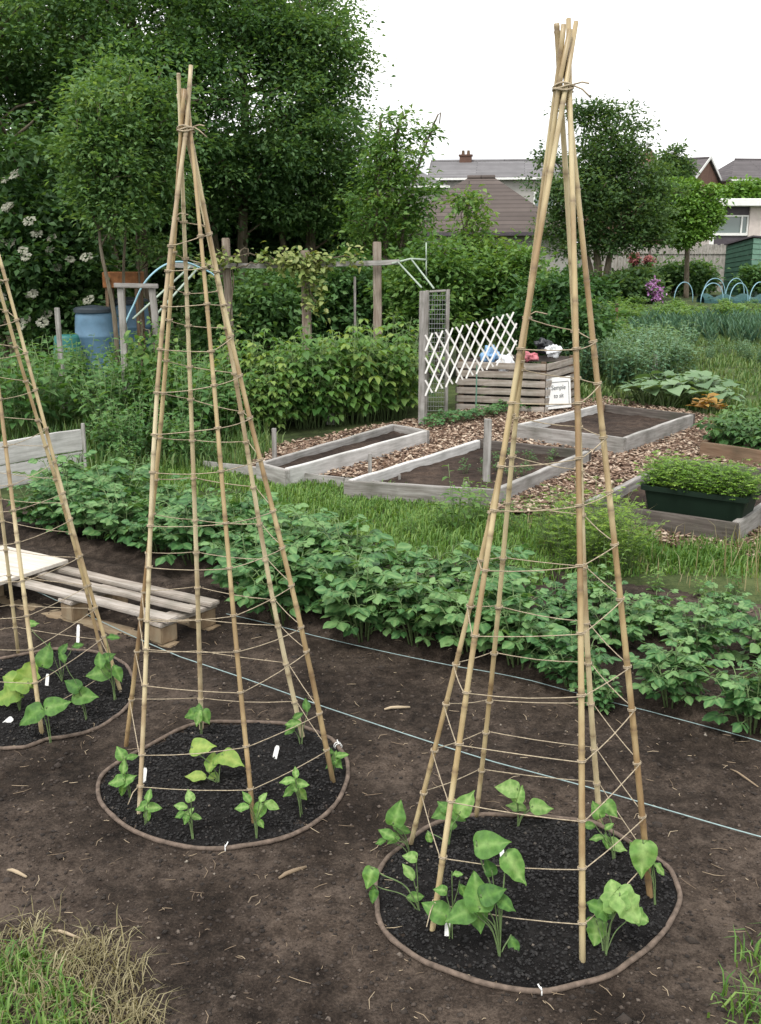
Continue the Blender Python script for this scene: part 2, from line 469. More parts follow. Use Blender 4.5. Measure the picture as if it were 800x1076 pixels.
def tile_mat(name, c, rows, cols):
    m, nt, b = nodes(name)
    v = coords(nt, 'Object')
    br = nt.nodes.new('ShaderNodeTexBrick')
    br.inputs['Scale'].default_value = 1.0
    br.inputs['Brick Width'].default_value = cols; br.inputs['Row Height'].default_value = rows
    br.inputs['Mortar Size'].default_value = .03; br.inputs['Mortar Smooth'].default_value = .3
    br.inputs['Color1'].default_value = (*[x*.85 for x in c], 1); br.inputs['Color2'].default_value = (*[x*1.15 for x in c], 1)
    br.inputs['Mortar'].default_value = (*[x*.45 for x in c], 1)
    nt.links.new(v, br.inputs['Vector'])
    n = noise(nt, v, 1.2, 5)
    col = mixc(nt, .6, br.outputs['Color'], mixc(nt, n, (.5,.5,.5), (1.4,1.4,1.4)), 'MULTIPLY')
    nt.links.new(col, b.inputs['Base Color']); b.inputs['Roughness'].default_value = .85
    b.inputs['Specular IOR Level'].default_value = .25
    bump(nt, b, br.outputs['Fac'], -.5, .02)
    return m
M['tile_grey'] = tile_mat('grey_roof_tiles', (.17,.165,.17), .30, 7.0)
M['tile_brown'] = tile_mat('brown_roof_tiles', (.098,.080,.072), .34, 7.0)
M['tile_dark'] = tile_mat('dark_roof_tiles', (.105,.095,.098), .30, 7.0)
M['brick'] = tile_mat('red_brown_brick', (.25,.145,.11), .08, .24)
M['fence'] = wood_mat('fence_boards', (.20,.18,.16), (.33,.31,.28), (.45,.43,.40), stretch=(6, 6, 1.0))

# ------------------------------------------------------------------ world, sun, camera
SUN_EL, SUN_AZ = R(58), R(205)       # azimuth clockwise from +Y, where the light comes from
w = bpy.data.worlds.new("World"); SC.world = w; w.use_nodes = True
nt = w.node_tree
bg = nt.nodes['Background']
sky = nt.nodes.new('ShaderNodeTexSky'); sky.sky_type = 'NISHITA'
sky.sun_disc = False; sky.sun_elevation = SUN_EL; sky.sun_rotation = SUN_AZ
sky.air_density = 1.0; sky.dust_density = 4.0; sky.ozone_density = 1.0
# overcast: the blue of the clear sky is washed out by cloud
hs = nt.nodes.new('ShaderNodeHueSaturation'); hs.inputs['Saturation'].default_value = .12; hs.inputs['Value'].default_value = 1.0
nt.links.new(sky.outputs[0], hs.inputs['Color'])
tc = nt.nodes.new('ShaderNodeTexCoord')
mp = nt.nodes.new('ShaderNodeMapping'); mp.inputs['Scale'].default_value = (1, 1, 3.5)
nt.links.new(tc.outputs['Generated'], mp.inputs['Vector'])
cl = nt.nodes.new('ShaderNodeTexNoise'); cl.inputs['Scale'].default_value = 2.6; cl.inputs['Detail'].default_value = 5
nt.links.new(mp.outputs['Vector'], cl.inputs['Vector'])
rc = ramp(nt, [(.36, (6.2, 6.35, 6.6)), (.56, (13.0, 12.9, 12.8))])
for e in rc.color_ramp.elements: pass
nt.links.new(cl.outputs['Fac'], rc.inputs['Fac'])
nt.links.new(mixc(nt, .72, hs.outputs['Color'], rc.outputs['Color']), bg.inputs['Color'])
bg.inputs['Strength'].default_value = .11

sl = bpy.data.lights.new('sun', 'SUN'); sl.energy = 1.5; sl.angle = R(14); sl.color = (1, .965, .91)
so = bpy.data.objects.new('sun', sl); COL.objects.link(so)
sd = Vector((math.sin(SUN_AZ) * math.cos(SUN_EL), math.cos(SUN_AZ) * math.cos(SUN_EL), math.sin(SUN_EL)))
so.rotation_euler = sd.to_track_quat('Z', 'Y').to_euler()
so.location = (0, 0, 30)

cd = bpy.data.cameras.new('camera'); cam = bpy.data.objects.new('camera', cd); COL.objects.link(cam)
cam.location = (0, 0, EYE); cam.rotation_euler = (PI/2 - PITCH, 0, 0)
cd.sensor_fit = 'VERTICAL'; cd.sensor_height = 36; cd.lens = 36 * F_PX / 1076
cd.clip_start = .05; cd.clip_end = 2000
SC.camera = cam
SC.view_settings.view_transform = 'Standard'; SC.view_settings.look = 'None'
SC.view_settings.exposure = 0.76; SC.view_settings.gamma = 1
SC.view_settings.use_curve_mapping = False
SC.render.engine = 'CYCLES'
SC.cycles.use_denoising = True
SC.cycles.max_bounces = 6; SC.cycles.transmission_bounces = 4; SC.cycles.diffuse_bounces = 3
SC.cycles.caustics_reflective = False; SC.cycles.caustics_refractive = False

# ------------------------------------------------------------------ the ground
def nz(x, y, s, o=0.0):
    return mnoise.noise(Vector((x * s + o, y * s - o, o * .7)))

def grid(name, x0, x1, y0, y1, nx, ny, zf, mat, keep=None, kind='structure', parent=None):
    xs = np.linspace(x0, x1, nx); ys = np.linspace(y0, y1, ny)
    V = [(x, y, zf(x, y)) for y in ys for x in xs]
    T = []
    for j in range(ny - 1):
        for i in range(nx - 1):
            if keep and not keep((xs[i] + xs[i+1]) / 2, (ys[j] + ys[j+1]) / 2): continue
            a = j * nx + i
            T += [(a, a + 1, a + nx + 1), (a, a + nx + 1, a + nx)]
    o = fast_mesh(name, np.array(V), np.array(T), np.zeros(len(V)), mat, parent, True)
    if kind: o['kind'] = kind
    return o

def inside(poly):
    P = [(p[0], p[1]) for p in poly]
    def f(x, y):
        c = False
        for i in range(len(P)):
            (x1, y1), (x2, y2) = P[i], P[i-1]
            if (y1 > y) != (y2 > y) and x < (x2-x1)*(y-y1)/(y2-y1)+x1: c = not c
        return c
    return f

gm = MB(); gm.add([(-500,-60,0),(500,-60,0),(500,900,0),(-500,900,0)], [(0,1,2,3)])
tag(gm.build('ground', M['turf']), kind='structure')

# rows of potatoes run along this line; front edge from A to B on the ground
A0, B0 = G(230, 650), G(800, 788)
rdir = (B0 - A0).normalized(); rdir.z = 0; rperp = Vector((-rdir.y, rdir.x, 0))
if rperp.y < 0: rperp = -rperp

HOLLOWS = [G(555, 948), G(236, 828), G(25, 735)]
def soil_z(x, y):
    z = .016 + .012 * nz(x, y, 1.1, 3) + .013 * nz(x, y, 4.2, 9) + .010 * nz(x, y, 13, 5) + .006 * nz(x, y, 31, 1)
    q = Vector((x, y, 0)) - A0
    s = q.dot(rperp)
    if 0 < s < 1.1 and abs(q.dot(rdir)) < 8:
        z += .05 * (.5 + .5 * math.cos((s - .16) / .33 * 2 * PI)) * min(1, s / .1, (1.1 - s) / .2)
    for h in HOLLOWS:          # raked level round the wigwams
        f = min(1, max(0, (math.hypot(x - h.x, y - h.y) - .38) / .22)); f = f * f * (3 - 2 * f)
        z = .012 + (z - .012) * (.15 + .85 * f)
    return max(z, .005)
soil_edge = lambda x, y: (Vector((x, y, 0)) - A0).dot(rperp) < 1.42 + .16 * nz(x, y, 1.3, 2)
grid('soil', -5.2, 4.6, .9, 6.6, 330, 250, soil_z, M['soil'], keep=soil_edge)

# stones and crumbs lying on the dug soil
def crumbs(name, n, pts_f, smin, smax, mat, vf):
    V, T, a = [], [], []
    ico = np.array([(0,0,1),(1,0,.1),(.1,1,-.1),(-1,.1,.1),(0,-1,0),(0,.1,-1)])
    tr = [(0,1,2),(0,2,3),(0,3,4),(0,4,1),(5,2,1),(5,3,2),(5,4,3),(5,1,4)]
    for i in range(n):
        x, y, z = pts_f()
        s = smin + (smax - smin) * random.random() ** 3
        m = ico * s * rng.uniform(.6, 1.3, (6, 1)) * np.array([1, 1, .7])
        an = random.random() * 6.28; c, q = math.cos(an), math.sin(an)
        m = m @ np.array([(c, -q, 0), (q, c, 0), (0, 0, 1)])
        V.append(m + (x, y, z)); T.extend([tuple(k + 6*i for k in t) for t in tr]); a += [vf()] * 6
    o = fast_mesh(name, np.concatenate(V), np.array(T), np.array(a), mat, None, False)
    return tag(o, kind='stuff')
def soil_pt():
    while True:
        y = 1.5 + 3.3 * random.random() ** 1.3; x = (random.random() - .5) * (1.1 + .95 * y)
        if soil_edge(x, y): return x, y, soil_z(x, y) + .001
tag(crumbs('soil_crumbs', 30000, soil_pt, .0012, .0085, M['crumb'], lambda: random.random() ** 1.5), 'loose crumbs and small pale stones scattered over the dug soil', 'soil crumbs')

tag(crumbs('soil_clods', 700, soil_pt, .005, .020, M['crumb'], lambda: .2 + .5 * random.random()), 'small rounded clods of earth on the dug soil', 'soil clods')
# dry bits of stalk on the soil
mb = MB()
for i in range(1700):
    x, y, z = soil_pt()
    an = random.random() * 6.28; L = .010 + .05 * random.random() ** 3
    d = Vector((math.cos(an), math.sin(an), .25 * (random.random() - .5))) * L
    p = Vector((x, y, z + .004)); b = Vector((-d.y, d.x, .3 * L)) * .2 * random.random()
    mb.tube([p - d * .5, p + b, p + d * .5], [.0006, .001, .0007], 4, a=random.random())
tag(mb.build('straw_litter', M['straw']), 'scraps of dry straw and stalk lying on the bare soil', 'straw litter', kind='stuff')

def stick(px0, px1, r, label, mat='straw', a=.9, bend=.002):
    p, q = G(*px0, .02), G(*px1, .02)
    for e in (p, q): e.z = soil_z(e.x, e.y) + r
    m = (p + q) / 2 + Vector((0, bend, .003))
    mb = MB(); mb.tube([p, p.lerp(m, .5) + Vector((0,0,.003)), m, q], [r*.6, r, r*1.1, r*.7], 7, a=a)
    tag(mb.build('stick', M[mat], smooth=True), label, 'stick')
stick((404, 747), (431, 743), .0055, 'pale dry stick lying on the soil between the two near wigwams')
stick((293, 920), (322, 909), .006, 'short brown twig with a knob lying on the soil below the middle wigwam', a=.35)
stick((8, 913), (28, 921), .005, 'thin bleached stalk on bare soil near the left picture edge', a=.8)
stick((768, 807), (797, 826), .003, 'thin grey stalk on the soil near the right edge', a=.5)
stick((55, 976), (84, 983), .004, 'bleached stalk lying along the top of the corner grass tuft', a=.85)

# the wood chip path round the raised beds
chip_poly = [G(258, 494), G(505, 522), G(520, 540), G(590, 545), G(700, 575), G(860, 600), G(900, 470), G(760, 441), G(640, 420), G(545, 424), G(455, 438), G(290, 470)]
chip_in = inside(chip_poly)
grid('wood_chip_path', -2.0, 5.0, 5.0, 12.0, 120, 120, lambda x, y: .012 + .012 * nz(x, y, 3, 1) + .008 * nz(x, y, 11, 4), M['chipbase'], keep=chip_in)
def chips():
    V, T, a = [], [], []
    i = 0
    while i < 22000:
        y = 5.2 + 6.6 * random.random() ** 1.2; x = -1.9 + 6.2 * random.random()
        if not chip_in(x, y): continue
        L, wd = .008 + .022 * random.random() ** 1.5, .004 + .010 * random.random()
        an = random.random() * 6.28
        d = Vector((math.cos(an), math.sin(an), random.uniform(-.5, .5))).normalized()
        s = d.cross(Vector((random.uniform(-.5,.5), random.uniform(-.5,.5), 1))).normalized()
        n = d.cross(s) * .003
        p = Vector((x, y, .022 + .014 * random.random() + .010 * nz(x, y, 3, 1)))
        c = [p - d*L - s*wd*.6, p + d*L*.8 - s*wd, p + d*L + s*wd*.7, p - d*L*.8 + s*wd]
        V += [q - n for q in c] + [q + n for q in c]
        k = 8 * i
        T += [(k+4,k+5,k+6),(k+4,k+6,k+7),(k,k+2,k+1),(k,k+3,k+2)]
        for e in range(4):
            f = (e + 1) % 4
            T += [(k+e, k+f, k+4+f), (k+e, k+4+f, k+4+e)]
        a += [random.random()] * 8
        i += 1
    o = fast_mesh('wood_chips', np.array([tuple(v) for v in V]), np.array(T), np.array(a), M['chips'])
    tag(o, 'loose brown wood chips covering the path between the raised beds', 'wood chips', kind='stuff')
chips()

# ------------------------------------------------------------------ grass
def grass(name, label, n, ptf, h0, h1, wd, mat, lean=.5, segs=2, vf=None):
    """many single blades in one mesh: nobody could count them"""
    P = np.array([ptf() for _ in range(n)])
    H = h0 + (h1 - h0) * rng.random(n) ** 1.5
    if P.shape[1] == 4: H = H * P[:, 3]; P = P[:, :3]
    an = rng.random(n) * 2 * PI
    dx = np.stack([np.cos(an), np.sin(an), np.zeros(n)], 1)
    sd_ = np.stack([-np.sin(an + .4), np.cos(an + .4), np.zeros(n)], 1)
    ln = lean * rng.random(n) ** .7
    up = np.array([0, 0, 1.0])
    w_ = (wd * (.6 + .8 * rng.random(n)))[:, None]
    Hc = H[:, None]; l = ln[:, None]
    b0 = P - sd_ * w_; b1 = P + sd_ * w_
    m = P + up * Hc * .6 + dx * Hc * l * .35
    m0, m1 = m - sd_ * w_ * .8, m + sd_ * w_ * .8
    t = P + up * Hc * (1 - .45 * l) + dx * Hc * l
    V = np.stack([b0, b1, m0, m1, t], 1).reshape(-1, 3)
    k = (np.arange(n) * 5)[:, None, None]
    T = (np.array([(0,1,3),(0,3,2),(2,3,4)])[None] + k).reshape(-1, 3)
    v = np.clip(.5 + .28 * rng.standard_normal(n), 0, 1)
    o = fast_mesh(name, V, T, np.repeat(v, 5), mat, None, True)
    return tag(o, label, 'grass', kind='stuff')

def poly_pt(poly, zf=None):
    f = inside(poly)
    xs = [p.x for p in poly]; ys = [p.y for p in poly]
    def g():
        while True:
            x = random.uniform(min(xs), max(xs)); y = random.uniform(min(ys), max(ys))
            if f(x, y) and nz(x, y, 2.0, 8) > -.38 + .3 * random.random() - .1: return (x, y, zf(x, y) if zf else 0.0, .55 + .9 * max(0, .5 + nz(x, y, 1.6, 4)))
    return g
def clump_pt(poly, n, r, zf):
    """grass grows in tussocks: points gathered round a few centres"""
    base = poly_pt(poly, zf); cs = [base() for _ in range(n)]
    def g():
        c = random.choice(cs); x, y = c[0] + random.gauss(0, r), c[1] + random.gauss(0, r)
        return (x, y, zf(x, y) - .004, random.uniform(.6, 1.3))
    return g
c0 = [G(-20, 990), G(10, 992), G(50, 1004), G(85, 1025), G(105, 1050), G(100, 1085), G(80, 1150), G(-60, 1150)]
grass('grass', 'green grass tuft growing into the soil at bottom left corner', 1700, clump_pt(c0, 50, .024, soil_z), .02, .07, .0024, M['verge_grass'], 1.1)
c0b = [G(-20, 965), G(50, 972), G(120, 1000), G(150, 1050), G(150, 1100), G(100, 1110), G(40, 1060), G(-20, 1030)]
grass('dry_grass', 'dry straw coloured grass fringing the bottom left tuft', 1500, clump_pt(c0b, 70, .03, soil_z), .015, .07, .0013, M['dry_grass'], 1.9)
c1 = [G(808, 985), G(785, 1020), G(772, 1080), G(765, 1150), G(900, 1150), G(900, 985)]
grass('grass', 'green grass tuft at the bottom right corner of the soil', 1300, clump_pt(c1, 40, .03, soil_z), .03, .085, .0026, M['verge_grass'], 1.1)
bank = [G(90, 560), G(150, 552), G(300, 578), G(420, 604), G(560, 618), G(690, 604), G(860, 610), G(960, 590), G(720, 545), G(640, 530), G(505, 524), G(250, 496), G(120, 480), G(60, 500)]
grass('grass', 'rough grass verge between the potato rows and the raised beds', 34000, poly_pt(bank), .02, .078, .0035, M['verge_grass'], .9)
bank2 = [G(520, 545), G(610, 600), G(700, 615), G(820, 630), G(900, 590), G(780, 562), G(640, 540)]
grass('dry_grass', 'dry seeding grass standing in the verge below the right hand beds', 320, poly_pt(bank2), .06, .26, .0024, M['dry_grass'], .7)
fr_d = [G(628, 552), G(700, 566), G(775, 577), G(860, 560), G(880, 590), G(770, 600), G(690, 592), G(620, 578)]
grass('grass', 'taller tussocks of grass hiding the front board of the trough bed', 4200, clump_pt(fr_d, 90, .03, lambda x, y: 0.0), .04, .12, .003, M['verge_grass'], .8)
left_v = [G(-80, 520), G(90, 500), G(260, 495), G(300, 470), G(200, 430), G(-120, 430)]
grass('grass', 'long grass under the nettles on the left plot', 9000, poly_pt(left_v), .08, .25, .005, M['grass'], .7)
field = [G(610, 425), G(735, 432), G(745, 455), G(960, 470), G(1050, 375), G(760, 345), G(600, 360)]
grass('grass', 'bright mown grass path beside the far vegetable plots', 24000, poly_pt(field), .04, .14, .008, M['grass'], .7)

# ------------------------------------------------------------------ the bean wigwams
def catmull(pts, n=8, closed=True):
    P = [Vector(p) for p in pts]; out = []; m = len(P)
    for i in range(m if closed else m - 1):
        p0, p1, p2, p3 = P[(i-1) % m], P[i], P[(i+1) % m], P[(i+2) % m]
        for k in range(n):
            t = k / n
            out.append(.5 * ((2*p1) + (p2-p0)*t + (2*p0-5*p1+4*p2-p3)*t*t + (3*p1-p0-3*p2+p3)*t**3))
    return out

def wigwam(label, bases, tie_px, ext, levels, ring, ring_label, cord_group, extra=None, bows=None, seed=1):
    rs = random.Random(seed)
    gp = [G(*b) for b in bases]
    c = sum(gp, Vector()) / len(gp)
    tie = W(*tie_px, c.y + .02)
    root = empty('bean_wigwam', c, 0, label, 'wigwam', 'bean wigwams')
    n = len(gp)
    tdir, paths = [], []
    for i, b in enumerate(gp):
        out = (b - c); out.z = 0; out.normalize()
        tan = Vector((-out.y, out.x, 0))
        pt = tie + out * .006 + tan * .0125
        d = (pt - b)
        L = d.length; d.normalize()
        tot = L + ext[i]
        side = d.cross(Vector((0, 0, 1))).normalized(); up2 = d.cross(side)
        bx, by = rs.uniform(-.012, .012), rs.uniform(-.012, .012)
        bow = Vector((bows or {}).get(i, (0, 0, 0)))
        def path(s, b=b, d=d, L=L, side=side, up2=up2, bx=bx, by=by, bow=bow):
            w_ = math.sin(min(max(s / L, 0), 1) * PI) 
            return b + d * s + bow * w_ + side * bx * w_ + up2 * by * math.sin(min(max(s / L, 0), 1) * PI * 2)
        paths.append((path, L, tot, d))
        # rings of the cane with its nodes
        r0, r1 = rs.uniform(.0068, .0086), rs.uniform(.0050, .0062)
        ss, s = [], -.05
        node = rs.uniform(.05, .2)
        pts, rad, av = [], [], []
        while s < tot:
            pitch = rs.uniform(.11, .24)
            for off, k, a in ((0, 1.0, 0), (pitch-.020, 1.0, .1), (pitch-.009, 1.05, .3), (pitch-.004, 1.20, .6), (pitch, 1.0, 1.0), (pitch+.006, 1.12, .5), (pitch+.014, 1.0, .1)):
                q = s + off
                if q > tot: break
                rr = (r0 + (r1 - r0) * max(q, 0) / tot) * k
                pts.append(path(q)); rad.append(rr); av.append(a)
            m_ = s + pitch * .5
            s += pitch + .02
        pts.append(path(tot)); rad.append(r1); av.append(.6)
        # local axes along the cane so that its grain follows it
        mb = MB()
        order = sorted(range(len(pts)), key=lambda k: (pts[k] - b).dot(d))
        mb.tube([pts[k] for k in order], [rad[k] for k in order], 9, a=[av[k] for k in order])
        o = mb.build('cane', M['cane'], root, smooth=True)
    # twine: one string winding up round all the canes
    tw = MB()
    line = []
    K = len(levels)
    for k in range(K):
        for i in range(n):
            nxt = levels[k+1] if k + 1 < K else levels[k] + .12
            z = levels[k] + (nxt - levels[k]) * i / n * .9 + rs.uniform(-.018, .018)
            path, L, tot, d = paths[i]
            q = path(z / d.z)
            out = q - Vector((tie.x + (c.x - tie.x) * (1 - z / tie.z), tie.y + (c.y - tie.y) * (1 - z / tie.z), z)); out.z = 0
            out = out.normalized() if out.length > 1e-5 else Vector((1, 0, 0))
            rr = .0088
            line.append((q + out * rr, d, q))
            # turns round the cane
            u = d.orthogonal().normalized(); v_ = d.cross(u)
            loop = [q + d * (.0035 * (t / 16 - 1)) + (u * math.cos(t * PI / 8) + v_ * math.sin(t * PI / 8)) * .0098 for t in range(33)]
            tw.tube(loop, .0014, 5)
    for (p, _, _), (q, _, _) in zip(line, line[1:]):
        Ls = (q - p).length; sag = min(.012, .02 * Ls) * rs.uniform(.3, 1.6)
        tw.tube([p, p.lerp(q, .3) - Vector((0,0,sag*.8)), p.lerp(q, .55) - Vector((0,0,sag)), p.lerp(q, .8) - Vector((0,0,sag*.6)), q], .0014, 5)
    for e in ((line[-1][0], Vector((.05, -.03, .01))), (line[0][0], Vector((-.02, -.05, -.03)))):
        tw.tube([e[0], e[0] + e[1] * .5 + Vector((0,0,.01)), e[0] + e[1]], .0016, 5)
    tw.build('twine', M['twine'], root, smooth=True)
    t2 = MB()
    pts = []
    for t in range(56):
        an = t * 2 * PI / 18
        pts.append(tie + Vector((math.cos(an) * .0225, math.sin(an) * .0225, -.013 + .005 * t / 18 + .003 * math.sin(an * 2.3))))
    t2.tube(pts, .0024, 5)
    t2.tube([pts[-1], pts[-1] + Vector((.02, -.012, .004)), pts[-1] + Vector((.034, -.02, .0))], .002, 5)
    t2.tube([pts[-1], pts[-1] + Vector((.02, -.02, -.012)), pts[-1] + Vector((.04, -.02, -.03))], .002, 5)
    t2.build('top_tie', M['twine'], root, smooth=True)
    # the hoop on the ground
    rp = catmull([G(*p, .012) for p in ring], 8)
    rp = [p + Vector((.007 * nz(p.x, p.y, 9, seed), .007 * nz(p.x, p.y, 9, seed + 4), soil_z(p.x, p.y) - .006 + .004 * nz(p.x, p.y, 5, seed))) for p in rp]
    hp = empty('edging_hoop', rp[0], 0, ring_label, 'edging hoop', 'edging hoops')
    mb = MB(); mb.tube(rp, [.0070 + .0012 * nz(i * .37, seed, 1) for i in range(len(rp))], 9, closed=True)
    mb.build('hose', M['hoop'], hp, smooth=True)
    for k, (wh, mat_, rr) in enumerate(extra or []):
        p = min(rp, key=lambda q: (q - G(*wh, .015)).length)
        i = rp.index(p); t = (rp[(i+1) % len(rp)] - rp[i-1]).normalized()
        u = t.orthogonal().normalized(); v_ = t.cross(u)
        e = MB()
        for o_ in ((-.006, .006) if rr > .012 else (0,)):
            e.tube([p + t * o_ + (u * math.cos(a * PI / 8) + v_ * math.sin(a * PI / 8)) * rr for a in range(17)], .0015, 6)
        e.tube([p + v_ * rr, p + Vector((0, 0, .02)) + t * .008], .0018, 5)
        e.build('wire_tie', mat_, hp, smooth=True)
    # the dark compost heaped inside it
    cc = sum(rp, Vector()) / len(rp)
    NR = 34
    V, T, na = [], [], len(rp)
    for k in range(NR + 1):
        f = k / NR
        for p in rp:
            x, y = cc.x + (p.x - cc.x) * f, cc.y + (p.y - cc.y) * f
            z = .015 + .027 * (1 - f * f) + .012 * f * (1 - f) * 3 * nz(x, y, 9, seed) + .010 * nz(x, y, 26, 3) + .006 * nz(x, y, 60, 6)
            V.append((x, y, z))
    for k in range(NR):
        for i in range(na):
            j = (i + 1) % na
            a_, b_, c_, d_ = k*na+i, k*na+j, (k+1)*na+j, (k+1)*na+i
            T += [(a_, d_, c_), (a_, c_, b_)]
    o = fast_mesh('compost', np.array(V), np.array(T), np.zeros(len(V)), M['compost'], None, True)
    tag(o, kind='structure')
    def cpt():
        a = rs.random() * na; f = math.sqrt(rs.random()) * .97; p = rp[int(a) % na].lerp(rp[(int(a) + 1) % na], a % 1)
        x, y = cc.x + (p.x - cc.x) * f, cc.y + (p.y - cc.y) * f
        return x, y, .017 + .027 * (1 - f * f) + .012 * f * (1 - f) * 3 * nz(x, y, 9, seed) + .010 * nz(x, y, 26, 3)
    tag(crumbs('compost_crumbs', 9000, cpt, .0014, .0075, M['compost_crumb'], rs.random), 'dark lumpy crumbs of the compost inside the hoop', 'compost crumbs')
    return root, c, tie

def lev(base_px, tie_px, ys):
    """heights of the string crossings seen on one cane"""
    b = G(*base_px); t = W(*tie_px, b.y * .5 + 0)  # rough
    return ys

def cane_levels(base, tie3, ys):
    b = G(*base); out = []
    for y in ys:
        lo, hi = 0.0, 1.0
        for _ in range(40):
            m = (lo + hi) / 2
            p = b.lerp(tie3, m)
            dep = p.y * cp - (p.z - EYE) * sp
            py = CY - F_PX * (p.y * sp + (p.z - EYE) * cp) / dep
            if py > y: lo = m
            else: hi = m
        out.append(b.lerp(tie3, lo).z)
    return out

RB = [(453, 988), (612, 1020), (684, 952), (631, 868), (500, 862), (430, 893)]
rc_ = sum([G(*b) for b in RB], Vector()) / 6
RT = (592, 90)
lv = cane_levels(RB[1], W(*RT, rc_.y), [979, 925, 864, 802, 746, 676, 606, 544, 490, 432, 375])
ring_r = [(499,859),(550,860),(601,864),(633,871),(666,890),(702,912),(714,943),(701,973),(671,1008),(629,1031),(569,1043),(509,1036),(439,1008),(405,980),(395,948),(399,916),(418,894),(455,869)]
wig_r, RC, RTIE = wigwam('tall wigwam of bamboo canes nearest the camera on the right, its tip against the sky', RB, RT, [.135, .145, .075, .13, .125, .115], lv, ring_r,
    'brown hose hoop edging the compost under the right hand near wigwam', None, [((569, 1043), M['white_tag'], .0090)], bows={5: (.046, .012, 0), 0: (-.006, 0, 0)}, seed=3)
LB = [(146, 862), (268, 874), (351, 827), (320, 782), (212, 772), (132, 788)]
lc_ = sum([G(*b) for b in LB], Vector()) / 6
LT = (195, 134)
lv = cane_levels(LB[1], W(*LT, lc_.y), [838, 800, 730, 690, 655, 600, 560, 506, 460, 418, 375, 330, 292, 262])
ring_l = [(104,828),(110,850),(132,870),(172,886),(236,893),(288,885),(328,870),(356,844),(367,816),(362,794),(340,774),(304,763),(248,761),(212,763),(184,771),(148,790),(116,810)]
wig_l, LC, LTIE = wigwam('middle wigwam of bamboo canes standing in front of the dark trees and the pallet', LB, LT, [.165, .10, .105, .09, .14, .10], lv, ring_l,
    'brown hose hoop joined by a white clip, round the middle wigwam', None, [((365, 784), M['white_tag'], .0125), ((235, 893), M['white_tag'], .0090)], bows={5: (.018, 0, 0), 0: (-.026, .01, 0)}, seed=8)
FB = [(45, 778), (128, 730), (110, 700), (20, 692), (-62, 708), (-60, 765)]
fc_ = sum([G(*b) for b in FB], Vector()) / 6
FT = (-38, 150)
lv = cane_levels(FB[0], W(*FT, fc_.y), [750, 715, 680, 645, 610, 575, 540, 505, 470, 425, 380, 340, 300])
ring_f = [(0,694),(35,688),(58,684),(96,686),(122,693),(138,708),(140,730),(131,748),(114,761),(96,770),(70,777),(47,781),(26,788),(0,788),(-45,782),(-84,758),(-90,730),(-65,706),(-30,697)]
wig_f, FC, FTIE = wigwam('bamboo wigwam cut off by the left picture edge in front of the pallet', FB, FT, [.2, .15, .12, .1, .18, .12], lv, ring_f,
    'brown hose hoop at the left picture edge round the cut off wigwam', None, None, seed=12)

# ------------------------------------------------------------------ bean and squash seedlings
def seedling(name, cat, label, base, leaves, mat='bean', kind='heart', scale=1.0, group='young plants inside the wigwam hoops'):
    """base = pixel where the stem leaves the soil; leaves = (px, py, size in pixels, turn in degrees, shade)"""
    b = G(*base, .03)
    root = empty(name, b, 0, label, cat, group)
    lf = Leaves(); st = MB()
    k = (b.y * cp - (b.z - EYE) * sp) / F_PX        # metres per pixel here
    rs = random.Random(base[0] * 7 + base[1])
    top = None
    for (px, py, sz, turn, sh) in leaves:
        Y = b.y + rs.uniform(-.03, .03)
        p = W(px, py, Y)
        if p.z < .03: p.z = .035
        L = sz * k * .98 * scale
        an = R(turn)
        view = (Vector((0, 0, EYE)) - p).normalized()
        right = Vector((1, 0, 0)); upv = right.cross(view) * -1
        if upv.z < 0: upv = -upv
        d = right * math.cos(an) + upv * math.sin(an) + view * rs.uniform(-.15, .3)
        d.normalize()
        nrm = (view * .75 + Vector((rs.uniform(-.5,.5), rs.uniform(-.4,.1), .6 + rs.uniform(-.2, .4)))).normalized()
        q = p - d * L * .5
        kk = kind if sz > 24 or kind == 'lobed' else ('heart' if rs.random() < .35 else 'ovate')
        lf.add(kk, q, d, nrm, L, L * {'heart': .84, 'lobed': .95, 'ovate': .62}[kk], sh - .12 + rs.uniform(-.15, .1))
        s = b + Vector((rs.uniform(-.004, .004), rs.uniform(-.004, .004), -.02))
        m1 = s.lerp(q, .45) + Vector((0, 0, .25 * (q - s).length * .5)); m2 = s.lerp(q, .8) + Vector((0, 0, .06 * (q - s).length))
        m1.x = s.x + (q.x - s.x) * .28; m1.y = s.y + (q.y - s.y) * .28
        st.tube(catmull([s, m1, m2, q], 5, False) + [q], .0013 if sz < 22 else .0018, 6)
    lf.build('foliage', M[mat], root)
    st.build('stem', M['stem'], root, smooth=True)
    return root

S = seedling
near = 'on the right hand wigwam'
S('bean_plant', 'bean plant', 'bean plant with a pointed leaf held high at the right wigwam left back cane', (432, 897), [(418,853,26,70,.6),(407,876,20,150,.8),(423,871,20,-10,.5),(412,882,14,215,.7),(400,884,13,190,.6)])
S('bean_plant', 'bean plant', 'bean plant drooping outside the hoop, leftmost plant at the right wigwam', (440,955), [(388,924,22,250,.4),(393,940,18,270,.35),(430,916,20,120,.7),(437,942,20,10,.6),(430,900,15,170,.8)])
S('bean_plant', 'bean plant', 'bright bean seedling behind the front left cane of the right wigwam', (472,886), [(451,889,14,280,.7),(462,855,20,200,.4),(490,842,28,60,.85),(481,857,20,-30,.5),(465,846,14,140,.45),(472,868,14,210,.4)])
S('squash_plant', 'squash plant', 'big leaved squash plant in the middle of the right hand hoop', (525,1003), [(519,886,36,10,.6),(544,914,36,-50,.7),(502,934,40,95,.75),(519,938,28,20,.5),(482,961,32,200,.6),(503,966,28,-80,.65),(534,951,20,-30,.6),(540,997,22,-75,.45),(514,910,18,110,.3)], mat='bean')
